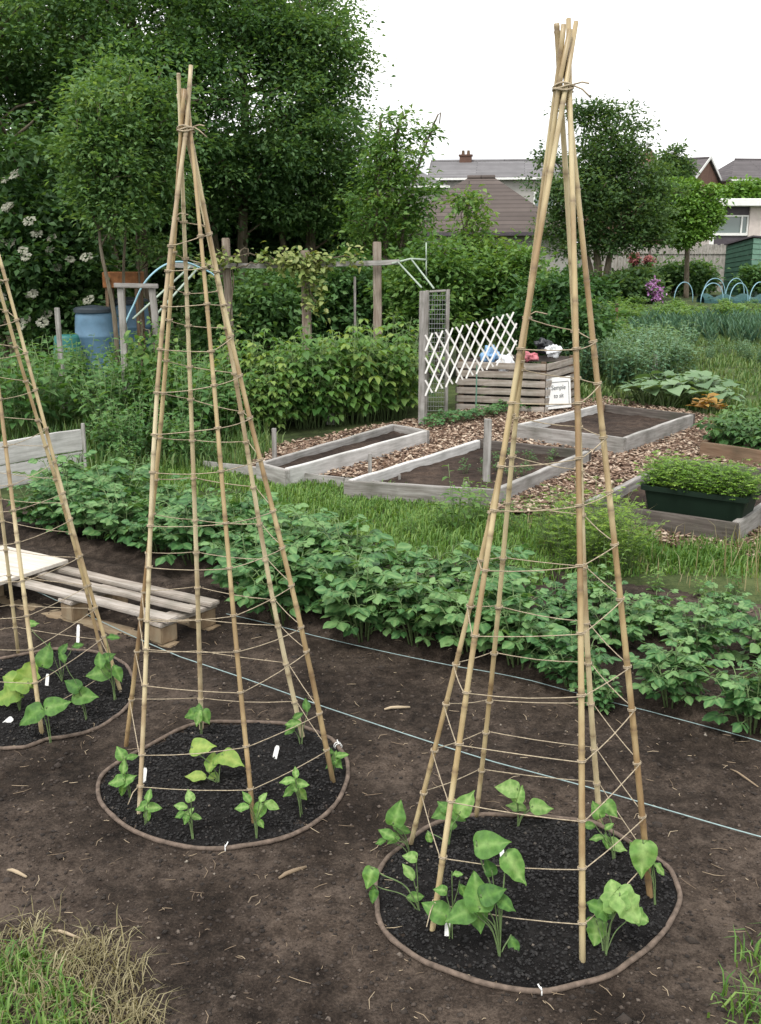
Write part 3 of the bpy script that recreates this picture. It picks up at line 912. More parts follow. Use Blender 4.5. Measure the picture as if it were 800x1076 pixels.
S('bean_plant', 'bean plant', 'bean plant beside the white tag at the right wigwam front left cane', (474,985), [(456,955,30,150,.6),(481,918,12,10,.7),(487,936,16,-60,.5),(462,935,14,170,.55)])
S('bean_plant', 'bean plant', 'bean plant with flat pale leaves at the back rim of the right hoop', (545,866), [(532,828,24,170,.6),(546,833,18,70,.65),(543,847,22,160,.7),(571,848,24,0,.7)])
S('bean_plant', 'bean plant', 'small leaved bean plant at the right back cane of the right wigwam', (646,902), [(627,850,18,110,.5),(643,851,19,-50,.65),(627,880,15,180,.7),(638,884,16,-80,.6),(650,889,20,-20,.8),(619,867,15,170,.55),(640,868,12,40,.6)])
S('squash_plant', 'squash plant', 'large drooping leaf hugging the right hand cane of the right wigwam', (688,948), [(676,905,36,265,.55),(694,913,18,-40,.7),(668,892,18,120,.5)], mat='bean', kind='heart')
S('squash_plant', 'squash plant', 'squash plant with broad lobed leaves beside the front right cane of the right wigwam', (636,1000), [(628,953,22,150,.4),(645,938,29,100,.7),(663,955,33,-50,.8),(674,964,20,-20,.6),(627,981,24,265,.6),(640,958,18,20,.3)], mat='bean', kind='lobed')
S('bean_plant', 'bean plant', 'bean seedling at the leftmost foot of the middle wigwam', (137,836), [(126,790,16,120,.5),(139,795,13,20,.4),(130,806,16,90,.7),(121,821,18,190,.6),(135,818,18,30,.7),(129,830,14,270,.5)])
S('bean_plant', 'bean plant', 'bean seedling tight against the front left cane of the middle wigwam', (153,864), [(156,836,15,90,.6),(148,848,15,200,.5),(161,848,18,0,.65),(155,857,14,-70,.5)])
S('bean_plant', 'bean plant', 'thin stemmed bean seedling at the front of the middle hoop', (203,878), [(199,835,13,110,.7),(190,847,15,170,.65),(199,853,13,60,.6),(189,856,13,200,.5),(206,858,13,-10,.6),(195,862,10,250,.5)])
S('squash_plant', 'squash plant', 'young squash plant with rounded yellow green leaves at the middle of the middle hoop', (231,826), [(214,784,26,10,.6),(245,798,27,-20,.75),(206,815,23,170,.95),(222,800,24,80,.5),(229,797,18,60,.6),(222,818,14,200,.7)], mat='squash', kind='heart')
S('bean_plant', 'bean plant', 'bean seedling with hanging leaves at the back cane of the middle wigwam', (212,772), [(200,751,16,200,.5),(208,754,18,250,.7),(217,754,16,-60,.6),(209,744,12,90,.5)])
S('bean_plant', 'bean plant', 'bean seedling spreading at the foot of the front cane of the middle wigwam', (270,875), [(254,848,17,180,.6),(260,838,15,120,.6),(276,838,13,60,.7),(286,846,18,-20,.7),(272,854,18,250,.5),(274,865,12,-60,.5)])
S('bean_plant', 'bean plant', 'bushy bean seedling inside the front right rim of the middle hoop', (317,854), [(302,820,17,180,.7),(311,812,13,90,.7),(304,831,18,210,.6),(316,823,18,0,.7),(317,834,18,-50,.6),(309,826,14,120,.5)])
S('bean_plant', 'bean plant', 'bean seedling at the right back cane of the middle wigwam', (317,782), [(308,760,18,180,.6),(322,741,15,100,.5),(313,752,12,30,.5),(303,768,12,220,.5)])
S('bean_plant', 'bean plant', 'bean seedling beside the white clip on the middle hoop', (350,814), [(352,796,16,90,.7),(345,789,13,160,.6),(359,793,15,20,.75),(355,802,15,-40,.7),(347,803,13,210,.5)])
S('bean_plant', 'bean plant', 'bean plant with one big heart leaf at the back of the left hoop', (66,718), [(48,687,25,80,.55),(66,682,15,60,.4),(35,655,12,10,.6),(82,678,12,20,.3)])
S('squash_plant', 'squash plant', 'squash plant with yellow leaves behind the front cane of the left wigwam', (20,748), [(16,713,28,160,.75),(31,706,24,70,.98),(5,731,26,200,.6),(19,731,12,0,.5),(34,716,14,-60,.95)], mat='squash', kind='lobed')
S('bean_plant', 'bean plant', 'bean plant forking in two leaves at the foot of the left front cane', (53,777), [(31,753,28,215,.35),(62,740,26,20,.4)])
S('bean_plant', 'bean plant', 'bean plant with a low rounded leaf in the middle of the left hoop', (91,756), [(75,719,19,150,.3),(91,731,25,0,.55),(66,690,14,110,.3)])
S('bean_plant', 'bean plant', 'dark bean plant at the right hand canes of the left wigwam', (121,735), [(105,694,20,100,.35),(102,707,26,190,.45),(124,707,20,-60,.35),(115,690,14,30,.3),(119,669,14,10,.4)])

# white plant labels pushed into the compost
def label_tag(px, py, lab, h=13, tilt=0.0, w_=.013):
    p = G(px, py + h * .5, .03)
    k = (p.y * cp - (p.z - EYE) * sp) / F_PX
    m = Matrix.Translation(p) @ Matrix.Rotation(tilt, 4, 'Y') @ Matrix.Rotation(-.35, 4, 'X')
    mb = MB(); H = h * k * 1.25
    mb.add([(-w_/2,-.0007,0),(w_/2,-.0007,0),(w_/2,-.0007,H*.85),(w_*.3,-.0007,H),(-w_*.3,-.0007,H),(-w_/2,-.0007,H*.85),(0,-.0007,-.03),
            (-w_/2,.0007,0),(w_/2,.0007,0),(w_/2,.0007,H*.85),(w_*.3,.0007,H),(-w_*.3,.0007,H),(-w_/2,.0007,H*.85),(0,.0007,-.03)],
           [(0,6,1,2,3,4,5),(12,11,10,9,8,13,7),(0,5,12,7),(5,4,11,12),(4,3,10,11),(3,2,9,10),(2,1,8,9),(1,6,13,8),(6,0,7,13)])
    tag(mb.build('plant_label', M['white_tag'], mw=m), lab, 'plant label', 'white plant labels')
label_tag(529, 898, 'white plastic plant label beside the squash in the right hoop', 15, -.15)
label_tag(470, 976, 'white plastic plant label at the foot of the right wigwam front left cane', 15, .05)
label_tag(288, 793, 'white plastic plant label leaning right, alone in the back of the middle hoop', 13, .25, .015)
label_tag(151, 816, 'small white plant label by the leftmost canes of the middle wigwam', 12, .1)
label_tag(49, 718, 'grey white plant label behind the front cane of the left wigwam', 13, .05)
label_tag(5, 757, 'white plant label lying low at the left picture edge', 8, .9, .02)
label_tag(82, 667, 'grey white plant label standing behind the left hoop near the pallet', 14, .0)

# garden lines
def cord(name, px, label, z=.02, r=.0018):
    pts = [G(*p, z) for p in px]
    line = []
    for a, b in zip(pts, pts[1:]):
        for k in range(8): line.append(a.lerp(b, k / 8))
    line.append(pts[-1])
    line = [p + Vector((0, 0, .004 * math.sin(i * .37))) for i, p in enumerate(line)]
    mb = MB(); mb.tube(line, r, 5)
    tag(mb.build(name, M['cord'], smooth=True), label, 'garden line', 'garden lines')
cord('garden_line', [(238, 645), (330, 668), (480, 700), (560, 716), (680, 746), (830, 789), (1000, 838)], 'pale garden line stretched along the front of the potato row', .035)
cord('garden_line', [(-10, 600), (100, 650), (190, 690), (340, 743), (520, 800), (680, 846), (830, 886), (1000, 931)], 'blue green garden line crossing the bare soil behind both wigwams', .035, .0021)

# ------------------------------------------------------------------ leafy plants, built once and copied
def herb(seed, stems, h, spread, node0, nodes_n, L, wd, kind=8, compound=0, droop=.3, stem_r=.004, up=.3, tipvar=.25, tumble=.35):
    rs = random.Random(seed)
    lf = Leaves(); st = MB()
    for s in range(stems):
        az = s * 2.4 + rs.uniform(-.4, .4); rad = spread * math.sqrt((s + .5) / stems) * rs.uniform(.8, 1.15)
        b = Vector((math.cos(az), math.sin(az), 0)) * rad * .25
        hh = h * rs.uniform(.7, 1.05) * (1 - .25 * (rad / max(spread, .01)) ** 2)
        t = Vector((math.cos(az) * rad, math.sin(az) * rad, hh))
        m = b.lerp(t, .5) + Vector((0, 0, .12 * hh))
        pts = [b * 1.0 + Vector((0,0,-.03)), b.lerp(m, .5) + Vector((0,0,.03*hh)), m, t]
        st.tube(pts, [stem_r, stem_r*.9, stem_r*.7, stem_r*.4], 5)
        for j in range(nodes_n):
            f = node0 + (1 - node0) * (j + .5) / nodes_n
            p = b.lerp(m, f / .55) if f < .55 else m.lerp(t, (f - .55) / .45)
            la = az + j * 2.4 + rs.uniform(-.5, .5)
            d = Vector((math.cos(la), math.sin(la), up - droop * (1 - f) * .6 + rs.uniform(-.25, .25))).normalized()
            nrm = Vector((rs.uniform(-tumble,tumble), rs.uniform(-tumble,tumble), 1)) - d * .2
            sc = rs.uniform(.7, 1.15) * (1.0 if f < .85 else .75)
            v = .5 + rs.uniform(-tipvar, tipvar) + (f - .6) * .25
            if not compound:
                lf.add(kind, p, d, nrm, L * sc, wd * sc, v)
            else:
                cl = L * (1.0 + .55 * compound) * sc * .62
                pet = p + d * cl
                st.tube([p, p + d * cl * .5 + Vector((0,0,.01)), pet], [stem_r*.5, stem_r*.4, stem_r*.3], 4)
                side = d.cross(Vector((0, 0, 1))).normalized()
                lf.add(kind, pet, d + Vector((0,0,-droop)), nrm, L * sc, wd * sc, v)
                for c in range(compound):
                    q = p + d * cl * (.92 - .5 * c / max(1, compound)) 
                    for sg in (-1, 1):
                        dd = (side * sg + d * .45 + Vector((0, 0, -droop * rs.uniform(.3, 1.3)))).normalized()
                        s2 = sc * (.88 - .18 * c)
                        lf.add(kind, q, dd, nrm + side * sg * .2, L * s2, wd * s2, v + rs.uniform(-.08, .08))
    return lf, st

def plant_kind(name, cat, label, group, mat, n_var, **kw):
    """one of each variant, parked until it is placed; later copies share its meshes"""
    out = []
    for i in range(n_var):
        lf, st = herb(100 + i * 17 + hash_name(name), **kw)
        root = empty(name, (0, 0, 0), 0, label, cat, group)
        lf.build('foliage', M[mat], root)
        st.build('stem', M['stem'], root, smooth=True)
        out.append(dict(root=root, used=False, tree=None))
    return out
def hash_name(s): return sum(ord(c) * (i + 1) for i, c in enumerate(s)) % 997
def place(kindlist, loc, rz=None, s=1.0, label=None, group=None, var=None):
    e = kindlist[var if var is not None else random.randrange(len(kindlist))]
    rz = random.random() * 2 * PI if rz is None else rz
    if not e['used']:
        e['used'] = True
        o = e['root']
        e['tree'] = [(c, []) for c in kids(o)]
        o.matrix_basis = Matrix.Translation(Vector(loc)) @ Matrix.Rotation(rz, 4, 'Z') @ Matrix.Scale(s, 4)
        if label: o['label'] = label
        if group: o['group'] = group
        return o
    return copy_tree(e['root'], loc, rz, s, label, group, e['tree'])
def drop_unused(kindlist):
    for e in kindlist:
        if not e['used']:
            for c in kids(e['root']): bpy.data.objects.remove(c)
            bpy.data.objects.remove(e['root'])

# potatoes
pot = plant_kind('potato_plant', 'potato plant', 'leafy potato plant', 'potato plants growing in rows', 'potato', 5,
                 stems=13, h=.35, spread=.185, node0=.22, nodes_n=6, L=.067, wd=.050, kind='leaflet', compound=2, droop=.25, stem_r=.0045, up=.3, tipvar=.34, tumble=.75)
row_names = ['front', 'second', 'third', 'back']
for r_ in range(3):
    off = .15 + r_ * .36
    s = -1.75 - .1 * r_
    while s < 3.4:
        p = A0 + rdir * s + rperp * (off + random.uniform(-.06, .06))
        step = .235
        if r_ == 2 and p.x > -.35: break
        if p.x > .66 - .06 * r_: break
        if r_ == 0 and p.x < -.62: s += .2; continue      # the pallet stands here
        if p.x < -2.5: s += step; continue
        lab = 'potato plant in the closed leafy %s row behind the wigwams' % ('front', 'second', 'back')[r_]
        place(pot, (p.x, p.y, soil_z(p.x, p.y) - .01), s=random.uniform(.8, 1.2), label=lab)
        s += step * random.uniform(.85, 1.2)
for px, py, sc_, lab in ((562, 700, .8, 'potato plant behind the front left cane of the right wigwam, at the row end'), (592, 672, .85, 'potato plant seen in the middle of the right wigwam, behind its canes'), (622, 656, .75, 'potato plant at the back, just left of the right hand cane of the right wigwam'), (604, 730, .85, 'potato plant in front of the closed row, seen between the right wigwam canes'), (645, 690, .9, 'potato plant at the right end of the closed rows, behind the right hand cane'),
        (706, 752, .92, 'potato plant on its own at the garden line, right of the right wigwam'), (732, 708, .9, 'tall potato plant standing apart in the second row, right of the right wigwam'),
        (757, 668, .75, 'potato plant at the back of the right end, below the dry grass'), (792, 778, .9, 'foremost potato plant, at the right picture edge on the garden line'),
        (812, 712, 1.0, 'potato plant cut by the right picture edge, behind the foremost one'), (690, 676, .7, 'small potato plant at the back, just right of the right wigwam'), (850, 690, .8, 'potato plant at the far right end of the second row'), (628, 748, .5, 'stunted small potato plant near the right hand cane')):
    g = G(px, py)
    place(pot, (g.x, g.y, soil_z(g.x, g.y) - .01), s=sc_ * .84, label=lab)
drop_unused(pot)

# raspberries
rasp = plant_kind('raspberry_bush', 'raspberry bush', 'leafy raspberry canes', 'raspberry bushes in the hedge row', 'rasp', 4,
                  stems=13, h=.95, spread=.34, node0=.22, nodes_n=11, L=.105, wd=.070, kind=8, compound=1, droop=.4, stem_r=.005, up=.1, tipvar=.32)
ra, rb = G(235, 462), G(432, 441)
for i in range(11):
    for j in range(2):
        p = ra.lerp(rb, (i + .5 * j + random.uniform(-.2, .2)) / 10.6) + Vector((0, .15 + .55 * j, 0))
        place(rasp, p, s=random.uniform(.68, 1.16), label=('raspberry bush in the front of the hedge behind the long narrow bed' if j == 0 else 'raspberry bush at the back of the hedge under the post rail'))
drop_unused(rasp)

# ------------------------------------------------------------------ timber helpers
def plank(name, p, q, wid, th, mat, parent=None, up=(0, 0, 1), bevel=.004, jit=.0):
    """a board from p to q, its own mesh with the grain along local x; wid is measured along up"""
    p, q, up = Vector(p), Vector(q), Vector(up)
    d = q - p; L = d.length; d.normalize()
    side = up.cross(d).normalized(); upv = d.cross(side)
    m = Matrix((( d.x, side.x, upv.x, 0), (d.y, side.y, upv.y, 0), (d.z, side.z, upv.z, 0), (0, 0, 0, 1)))
    m = Matrix.Translation((p + q) / 2) @ m
    mb = MB()
    nseg = max(2, int(L / .18))
    vs, fs = [], []
    for i in range(nseg + 1):
        x = -L/2 + L * i / nseg
        jy, jz = random.uniform(-jit, jit), random.uniform(-jit, jit)
        for y, z in ((-th/2, -wid/2), (th/2, -wid/2), (th/2, wid/2), (-th/2, wid/2)): vs.append((x, y + jy, z + jz))
    for i in range(nseg):
        for k in range(4):
            l = (k + 1) % 4
            fs.append((i*4+k, (i+1)*4+k, (i+1)*4+l, i*4+l))
    fs += [(0, 1, 2, 3), tuple(nseg*4 + k for k in (3, 2, 1, 0))]
    mb.add(vs, fs)
    o = mb.build(name, mat, None, bevel=0)
    me = o.data
    bm = bmesh.new(); bm.from_mesh(me)
    bmesh.ops.recalc_face_normals(bm, faces=bm.faces[:])
    if bevel:
        bmesh.ops.bevel(bm, geom=[e for e in bm.edges if e.calc_face_angle(0) > .6], offset=bevel, segments=2, affect='EDGES', clamp_overlap=True)
    bm.to_mesh(me); bm.free()
    o.matrix_basis = m
    return setpar(o, parent)

def post(name, base, h, r, label=None, cat=None, mat='post_wood', parent=None, square=True, lean=(0, 0), group=None):
    b = Vector(base)
    t = b + Vector((lean[0], lean[1], h))
    if square:
        o = plank(name, b - Vector((0,0,.05)), t, 2*r, 2*r, M[mat], parent, up=(0, 1, 0), bevel=r*.18, jit=r*.04)
        o.data.materials[0] = M[mat if mat != 'post_wood' else 'grey_wood']
    else:
        mb = MB(); mb.tube([b - Vector((0,0,.05)), b.lerp(t, .4) + Vector((r*.2, 0, 0)), t], [r*1.05, r, r*.95], 10)
        o = mb.build(name, M[mat], parent, smooth=False)
    return tag(o, label, cat, group)

# ------------------------------------------------------------------ raised beds
def raised_bed(label, corners, hgt, mats, soil_h=.07, corner_posts=(), group='timber raised beds', th=.045):
    P = [G(*c, hgt) for c in corners]
    for p in P: p.z = 0
    c = sum(P, Vector()) / 4
    root = empty('raised_bed', c, 0, label, 'raised bed', group)
    n = 4
    for i in range(4):
        p, q = P[i], P[(i+1) % 4]
        d = (q - p).normalized(); inn = Vector((-d.y, d.x, 0))
        if inn.dot(c - p) < 0: inn = -inn
        e = th * .5
        a_, b_ = p + inn * e, q + inn * e
        if i % 2 == 0: a_, b_ = a_ + d * (th + .002), b_ - d * (th + .002)
        z = hgt / 2 + random.uniform(-.004, .004)
        plank('board', a_ + Vector((0,0,z-.01)), b_ + Vector((0,0,z-.01)), hgt + .02, th, M[mats[i]], root, jit=.003)
    for k in corner_posts:
        p = P[k]; v = (c - p).normalized() * .10
        plank('corner_post', p + v - Vector((0,0,.02)), p + v + Vector((0,0,hgt + .012)), .06, .06, M['brown_wood'], root, up=(0,1,0))
    nx = 30
    V, T = [], []
    for j in range(nx + 1):
        for i in range(nx + 1):
            u, v = .02 + .96 * i / nx, .02 + .96 * j / nx
            q = P[0].lerp(P[1], u).lerp(P[3].lerp(P[2], u), v)
            V.append((q.x, q.y, soil_h + .012 * nz(q.x, q.y, 6, 2) + .012 * nz(q.x, q.y, 17, 5)))
    for j in range(nx):
        for i in range(nx):
            a = j * (nx+1) + i
            T += [(a, a+1, a+nx+2), (a, a+nx+2, a+nx+1)]
    V = np.array(V)
    nrm = (Vector(V[1]) - Vector(V[0])).cross(Vector(V[nx+1]) - Vector(V[0]))
    T = np.array(T)
    if nrm.z < 0: T = T[:, ::-1]
    fast_mesh('soil', V, T, np.zeros(len(V)), M['bed_soil'], root, True)
    return root, P
bedA, PA = raised_bed('long narrow grey timber raised bed of bare soil beside the raspberry hedge', [(269,486),(413,445),(452,452),(300,494)], .13, ['grey_wood','grey_wood','pale_wood','grey_wood'])
bedB, PB = raised_bed('timber raised bed of bare soil with one pale bleached long board, behind the verge', [(361,505),(503,461),(622,473),(522,515)], .12, ['pale_wood','dark_wood','grey_wood','grey_wood'], soil_h=.05)
bedC, PC = raised_bed('far grey timber raised bed of bare soil beside the courgettes', [(541,446),(631,424),(731,435),(656,461)], .15, ['pale_wood','dark_wood','grey_wood','grey_wood'], corner_posts=(1,))
bedD, PD = raised_bed('timber raised bed holding the dark green trough of carrot tops', [(612,527),(708,481),(850,498),(775,551)], .14, ['grey_wood','dark_wood','grey_wood','dark_wood'], corner_posts=(1,))
bedE, PE = raised_bed('brown timber raised bed full of leafy greens at the right picture edge', [(736,464),(775,440),(930,455),(905,490)], .14, ['brown_wood','brown_wood','brown_wood','brown_wood'], soil_h=.06)

eb = empty('edging_board', G(370, 506), 0, 'long low weathered edging board along the top of the verge, left of centre', 'edging board')
for a_, b_ in (((214, 489), (362, 507)), ((363, 507.5), (512, 524))):
    plank('board', G(*a_, .03), G(*b_, .03), .075, .022, M['grey_wood'], eb, jit=.003)
for px in (262, 330, 420, 490):
    p = G(px, 489 + (px - 214) * .117 - 2, 0) + Vector((0, .025, 0))
    plank('peg', p - Vector((0,0,.03)), p + Vector((0, 0, .085)), .02, .02, M['grey_wood'], eb, up=(0,1,0))

post('stake', G(289, 489), .30, .018, 'short grey stake at the near corner of the long narrow bed', 'stake', group='short stakes')
post('stake', G(389, 507), .22, .014, 'short thin stake at the pale board of the middle bed', 'stake', group='short stakes')
post('stake', G(511, 512), .50, .026, 'stout grey stake at the front corner of the middle bed', 'stake', group='short stakes')
post('stake', (W(347, 390, 9.95).x, 9.95, 0), W(347, 390, 9.95).z, .040, 'broad grey stake half hidden in the raspberry hedge', 'stake', group='short stakes')
post('stake', G(91, 499), .40, .012, 'thin stake holding the end of the grey windbreak board', 'stake', group='short stakes')
post('stake', G(69, 440), 1.12, .022, 'tall thin grey stake standing in front of the blue barrel', 'stake', group='short stakes')
post('stake', G(687, 400), .34, .03, 'pale stake standing in the far bean rows', 'stake', group='short stakes')
post('stake', G(647, 345), .55, .03, 'thin brown stake standing in the far vegetable rows', 'stake', group='short stakes', mat='brown_wood')

# grey board on edge, left
wb = empty('windbreak_board', G(40, 507), 0, 'wide pale grey weathered board standing on edge on the left plot', 'board')
p0, p1 = G(-45, 523, .0), G(88, 496, .0)
hh = .335
for k in range(2):
    z = hh * (k + .5) / 2 + .006 * k
    plank('plank', p0 + Vector((0, 0, z)), p1 + Vector((0, 0, z)), hh / 2 - .004, .028, M['pale_wood'], wb, jit=.004)
plank('batten', p0.lerp(p1, .55) + Vector((0, .032, -.02)), p0.lerp(p1, .55) + Vector((0, .032, hh - .02)), .05, .03, M['grey_wood'], wb, up=(1,0,0))

# ------------------------------------------------------------------ the pallet
def pallet():
    zt = .14
    NR_, FR, FL, NL = G(180, 650, zt), G(229, 632, zt), G(67, 596, zt), G(10, 608, zt)
    NL = NR_ + (FL - FR)
    NR_.z = FR.z = FL.z = NL.z = 0
    root = empty('pallet', (NR_ + FR + FL + NL) / 4, 0, 'weathered slatted wooden pallet lying on the soil behind the left hoop', 'pallet')
    ld = (FL - FR).normalized(); wd_ = (FR - NR_); Wd = wd_.length; wd_.normalize()
    L = (FL - FR).length + .25
    O = NR_
    up = Vector((0, 0, 1))
    for j, (c, w_) in enumerate(((.05, .072), (.46, .056), (.94, .066))):
        s = O + wd_ * Wd * c
        if j == 1: s = s + ld * -.015
        z = zt - .009 + (.012 if j == 1 else 0)
        plank('deck_slat', s + up * z, s + ld * L + up * (z + .003), w_, .019, M['pallet_wood'], root, up=wd_, jit=.002)
    for f in (.06, .5, .97):
        a_ = O + ld * L * f
        plank('cross_board', a_ - wd_ * .03 + up * (zt - .030), a_ + wd_ * (Wd + .03) + up * (zt - .030), .10, .018, M['pallet_wood'], root, up=ld, jit=.002)
        for c in (.08, .92):
            b = a_ + wd_ * Wd * c
            plank('block', b + up * .021 , b + up * (zt - .041), .09, .085, M['block_wood'], root, up=wd_)
    for c in (.08, .92):
        b = O + wd_ * Wd * c
        plank('bottom_board', b + up * .010, b + ld * L + up * .010, .09, .018, M['block_wood'], root, up=wd_, jit=.002)
    return root, O, ld, wd_, L, Wd, zt
pal, pO, pl_, pw_, pL, pW, pz = pallet()
# plywood sheet resting on its far end
t_ = G(68, 592, .168)
bsheet = [t_, G(-12, 620, .168), None, None]
dv = (bsheet[1] - t_); lv_ = pl_ * .62
mid0 = t_ + lv_ * .5 + dv * 0; 
o = plank('plywood_sheet', t_.lerp(t_ + dv, .5) + pl_ * .02, t_.lerp(t_ + dv, .5) + pl_ * .85, dv.length * 1.15, .018, M['sheet_wood'], None, up=dv.normalized(), bevel=.002, jit=.001)
tag(o, 'pale bleached plywood sheet resting on the left end of the pallet', 'plywood sheet')

# ------------------------------------------------------------------ rail, trellis, compost bin
def rail_support():
    Y = 11.6
    b = W(320, 280, Y); root = empty('post_and_rail', (b.x, Y, 0), 0, 'rustic row of brown posts with a long rail above the raspberry hedge', 'post and rail')
    for px, py, ww in ((237, 250, .042), (320.5, 263, .050), (396, 254, .048)):
        t = W(px, py, Y)
        plank('post', Vector((t.x + .02, Y, -.05)), Vector((t.x, Y, t.z)), ww*2, ww*1.6, M['post_wood'], root, up=(1, 0, 0), bevel=.008, jit=.004).data.materials[0] = M['brown_grey']
    a_, c_, e_ = W(180, 279, Y - .10), W(320, 279, Y - .10), W(420, 275, Y - .10)
    plank('rail', a_, c_, .055, .03, M['grey_wood'], root, jit=.004)
    plank('rail', c_ + Vector((.004, 0, -.003)), e_, .055, .03, M['grey_wood'], root, jit=.004)
    mb = MB()
    r1, r2, r3 = W(412, 277, Y - .15), W(432, 272, Y), W(448, 273, Y)
    mb.tube([r1, r2, r3], .012, 7); mb.tube([r3, W(448, 255, Y + .05)], .008, 6); mb.tube([r3, W(448, 292, Y + .05)], .008, 6)
    mb.tube([r2, W(456, 303, 10.5)], .010, 6); mb.tube([W(418, 275, Y - .12), W(443, 302, 10.5)], .010, 6)
    mb.build('end_pole', M['pole_pale'], root, smooth=True)
    return root
M['brown_grey'] = wood_mat('rough_post_wood', (.13,.095,.07), (.22,.175,.14), (.33,.285,.24))
M['pole_pale'] = plain('pale_green_pole', (.30,.36,.30), .6, .3, .2, 20)
rail_support()
post('stake', (W(373, 300, 12.2).x, 12.2, 0), 1.38, .014, 'thin grey stake behind the raspberry hedge between two rail posts', 'stake', group='short stakes')

tp = G(443, 448)
post('trellis_post', tp, 1.30, .033, 'grey square timber post carrying the white lattice trellis', 'post')
# wire mesh panel on a thin frame behind the post
Yw = tp.y + .35
wm = empty('mesh_screen', (W(460, 400, Yw).x, Yw, 0), 0, 'narrow grey frame of wire mesh behind the trellis post', 'mesh frame')
a_, b_ = W(449, 305, Yw), W(471, 304, Yw)
for p in (a_, b_): plank('upright', Vector((p.x, Yw, -.03)), Vector((p.x, Yw, p.z)), .035, .03, M['grey_wood'], wm, up=(1, 0, 0))
plank('top_rail', Vector((a_.x + .02, Yw, a_.z - .012)), Vector((b_.x - .02, Yw, b_.z - .012)), .022, .022, M['grey_wood'], wm)
mb = MB()
for k in range(1, 8):
    x = a_.x + (b_.x - a_.x) * k / 8; mb.tube([(x, Yw, .1), (x, Yw, a_.z - .02)], .0018, 4)
for k in range(26):
    z = .1 + (a_.z - .15) * k / 25; mb.tube([(a_.x, Yw, z), (b_.x, Yw, z)], .0018, 4)
mb.build('wire_mesh', plain('galvanised_wire', (.33,.34,.34), .5, .5, .1, 20, .6), wm)

def trellis():
    Y0, Y1 = tp.y - .06, tp.y + .12
    c = [W(447, 352, Y0), W(543, 327, Y1), W(543, 375, Y1), W(447, 416, Y0)]   # TL TR BR BL
    root = empty('lattice_trellis', (c[3] + c[2]) / 2, 0, 'white expanding diamond lattice trellis stretched from the grey post', 'trellis')
    def P(u, v, off=0):
        p = c[3].lerp(c[2], u).lerp(c[0].lerp(c[1], u), v); return p + Vector((0, off, 0))
    n = 9
    step = 1.0 / n; run = .30
    for k in range(-3, n + 1):
        for sgn, off in ((1, -.006), (-1, .006)):
            u0 = k * step
            pts = []
            for t in (0, 1):
                pass
            # clip the strip to the panel
            ua, va, ub, vb = u0, 0.0, u0 + run, 1.0
            if sgn < 0: ua, ub = u0 + run, u0
            t0, t1 = 0.0, 1.0
            for lim, s_ in ((0.0, 1), (1.0, -1)):
                d0, d1 = s_ * (ua - lim), s_ * (ub - lim)
                if d0 < 0 and d1 < 0: t0, t1 = 1, 0; break
                if d0 < 0: t0 = max(t0, d0 / (d0 - d1))
                if d1 < 0: t1 = min(t1, d0 / (d0 - d1))
            if t1 - t0 < .12: continue
            g = lambda t: P(ua + (ub - ua) * t, va + (vb - va) * t, off)
            plank('lath', g(t0), g(t1), .017, .006, M['slat_white'], root, up=(0, -1, 0) if False else (g(t1) - g(t0)).cross(Vector((0, -1, 0))), bevel=.0015)
    return root
trellis()
post('stake', G(500, 436), .52, .008, 'thin green cane supporting the loose end of the lattice trellis', 'stake', mat='green_pale', group='short stakes', square=False)

def compost_bin():
    h = .55
    A, B, C_ = G(480, 432), G(572, 436), G(603, 425)
    Dd = A + (C_ - B)
    root = empty('compost_bin', (A + C_) / 2, 0, 'grey slatted wooden compost bin piled with bags behind the trellis', 'compost bin')
    cen = (A + C_) / 2
    cs = [A, B, C_, Dd]
    for i in range(4):
        p, q = cs[i], cs[(i+1) % 4]
        d = (q - p).normalized(); out = Vector((d.y, -d.x, 0))
        if out.dot(p - cen) < 0: out = -out
        for k in range(6):
            z = .05 + k * .09
            plank('slat', p + out * .012 + Vector((0, 0, z)), q + out * .012 + Vector((0, 0, z)), .068, .018, M['pallet_wood' if i in (0, 1) else 'dark_wood'], root, jit=.002)
    for p in cs:
        v = (cen - p).normalized() * .05
        plank('corner_post', p + v, p + v + Vector((0, 0, h)), .055, .055, M['brown_wood'], root, up=(0,1,0))
    V = [tuple(p.lerp(cen, .05) + Vector((0, 0, .40))) for p in cs]
    mb = MB(); mb.add(V, [(0,1,2,3)]); mb.build('fill', M['bed_soil'], root)
    return root, cs
bin_, bcs = compost_bin()
def bag(name, px, py, w_, h_, mat, label, Y=None, seed=1, sq=.7):
    """crumpled bag: a creased lump with a gathered neck"""
    Y = Y or bcs[0].y + .25
    p = W(px, py, Y)
    me = bmesh.new(); bmesh.ops.create_icosphere(me, subdivisions=4, radius=1)
    for v in me.verts:
        q = v.co.copy()
        r = .9 + .55 * mnoise.noise(q * 1.5 + Vector((seed, 0, 0))) - .38 * abs(mnoise.noise(q * 3.1 + Vector((0, seed, 0)))) + .16 * mnoise.noise(q * 8)
        v.co = Vector((q.x * w_ / 2 * r, q.y * w_ / 2 * sq * r, q.z * h_ / 2 * r))
    m = bpy.data.meshes.new(name); me.to_mesh(m); me.free()
    m.polygons.foreach_set('use_smooth', [True] * len(m.polygons)); m.materials.append(M[mat])
    o = bpy.data.objects.new(name, m); o.location = p; COL.objects.link(o)
    return tag(o, label, 'bag')
bag('plastic_bag', 515, 373, .20, .26, 'bag_blue', 'pale blue plastic bag on top of the compost bin behind the trellis', seed=2)
bag('plastic_bag', 531, 381, .20, .20, 'bag_white', 'crumpled white plastic bag sagging over the compost bin front, beside the blue bag', Y=bcs[0].y + .12, seed=5)
bag('plastic_bag', 556, 375, .24, .13, 'bag_red', 'red and pink crumpled bag on top of the compost bin', seed=9)
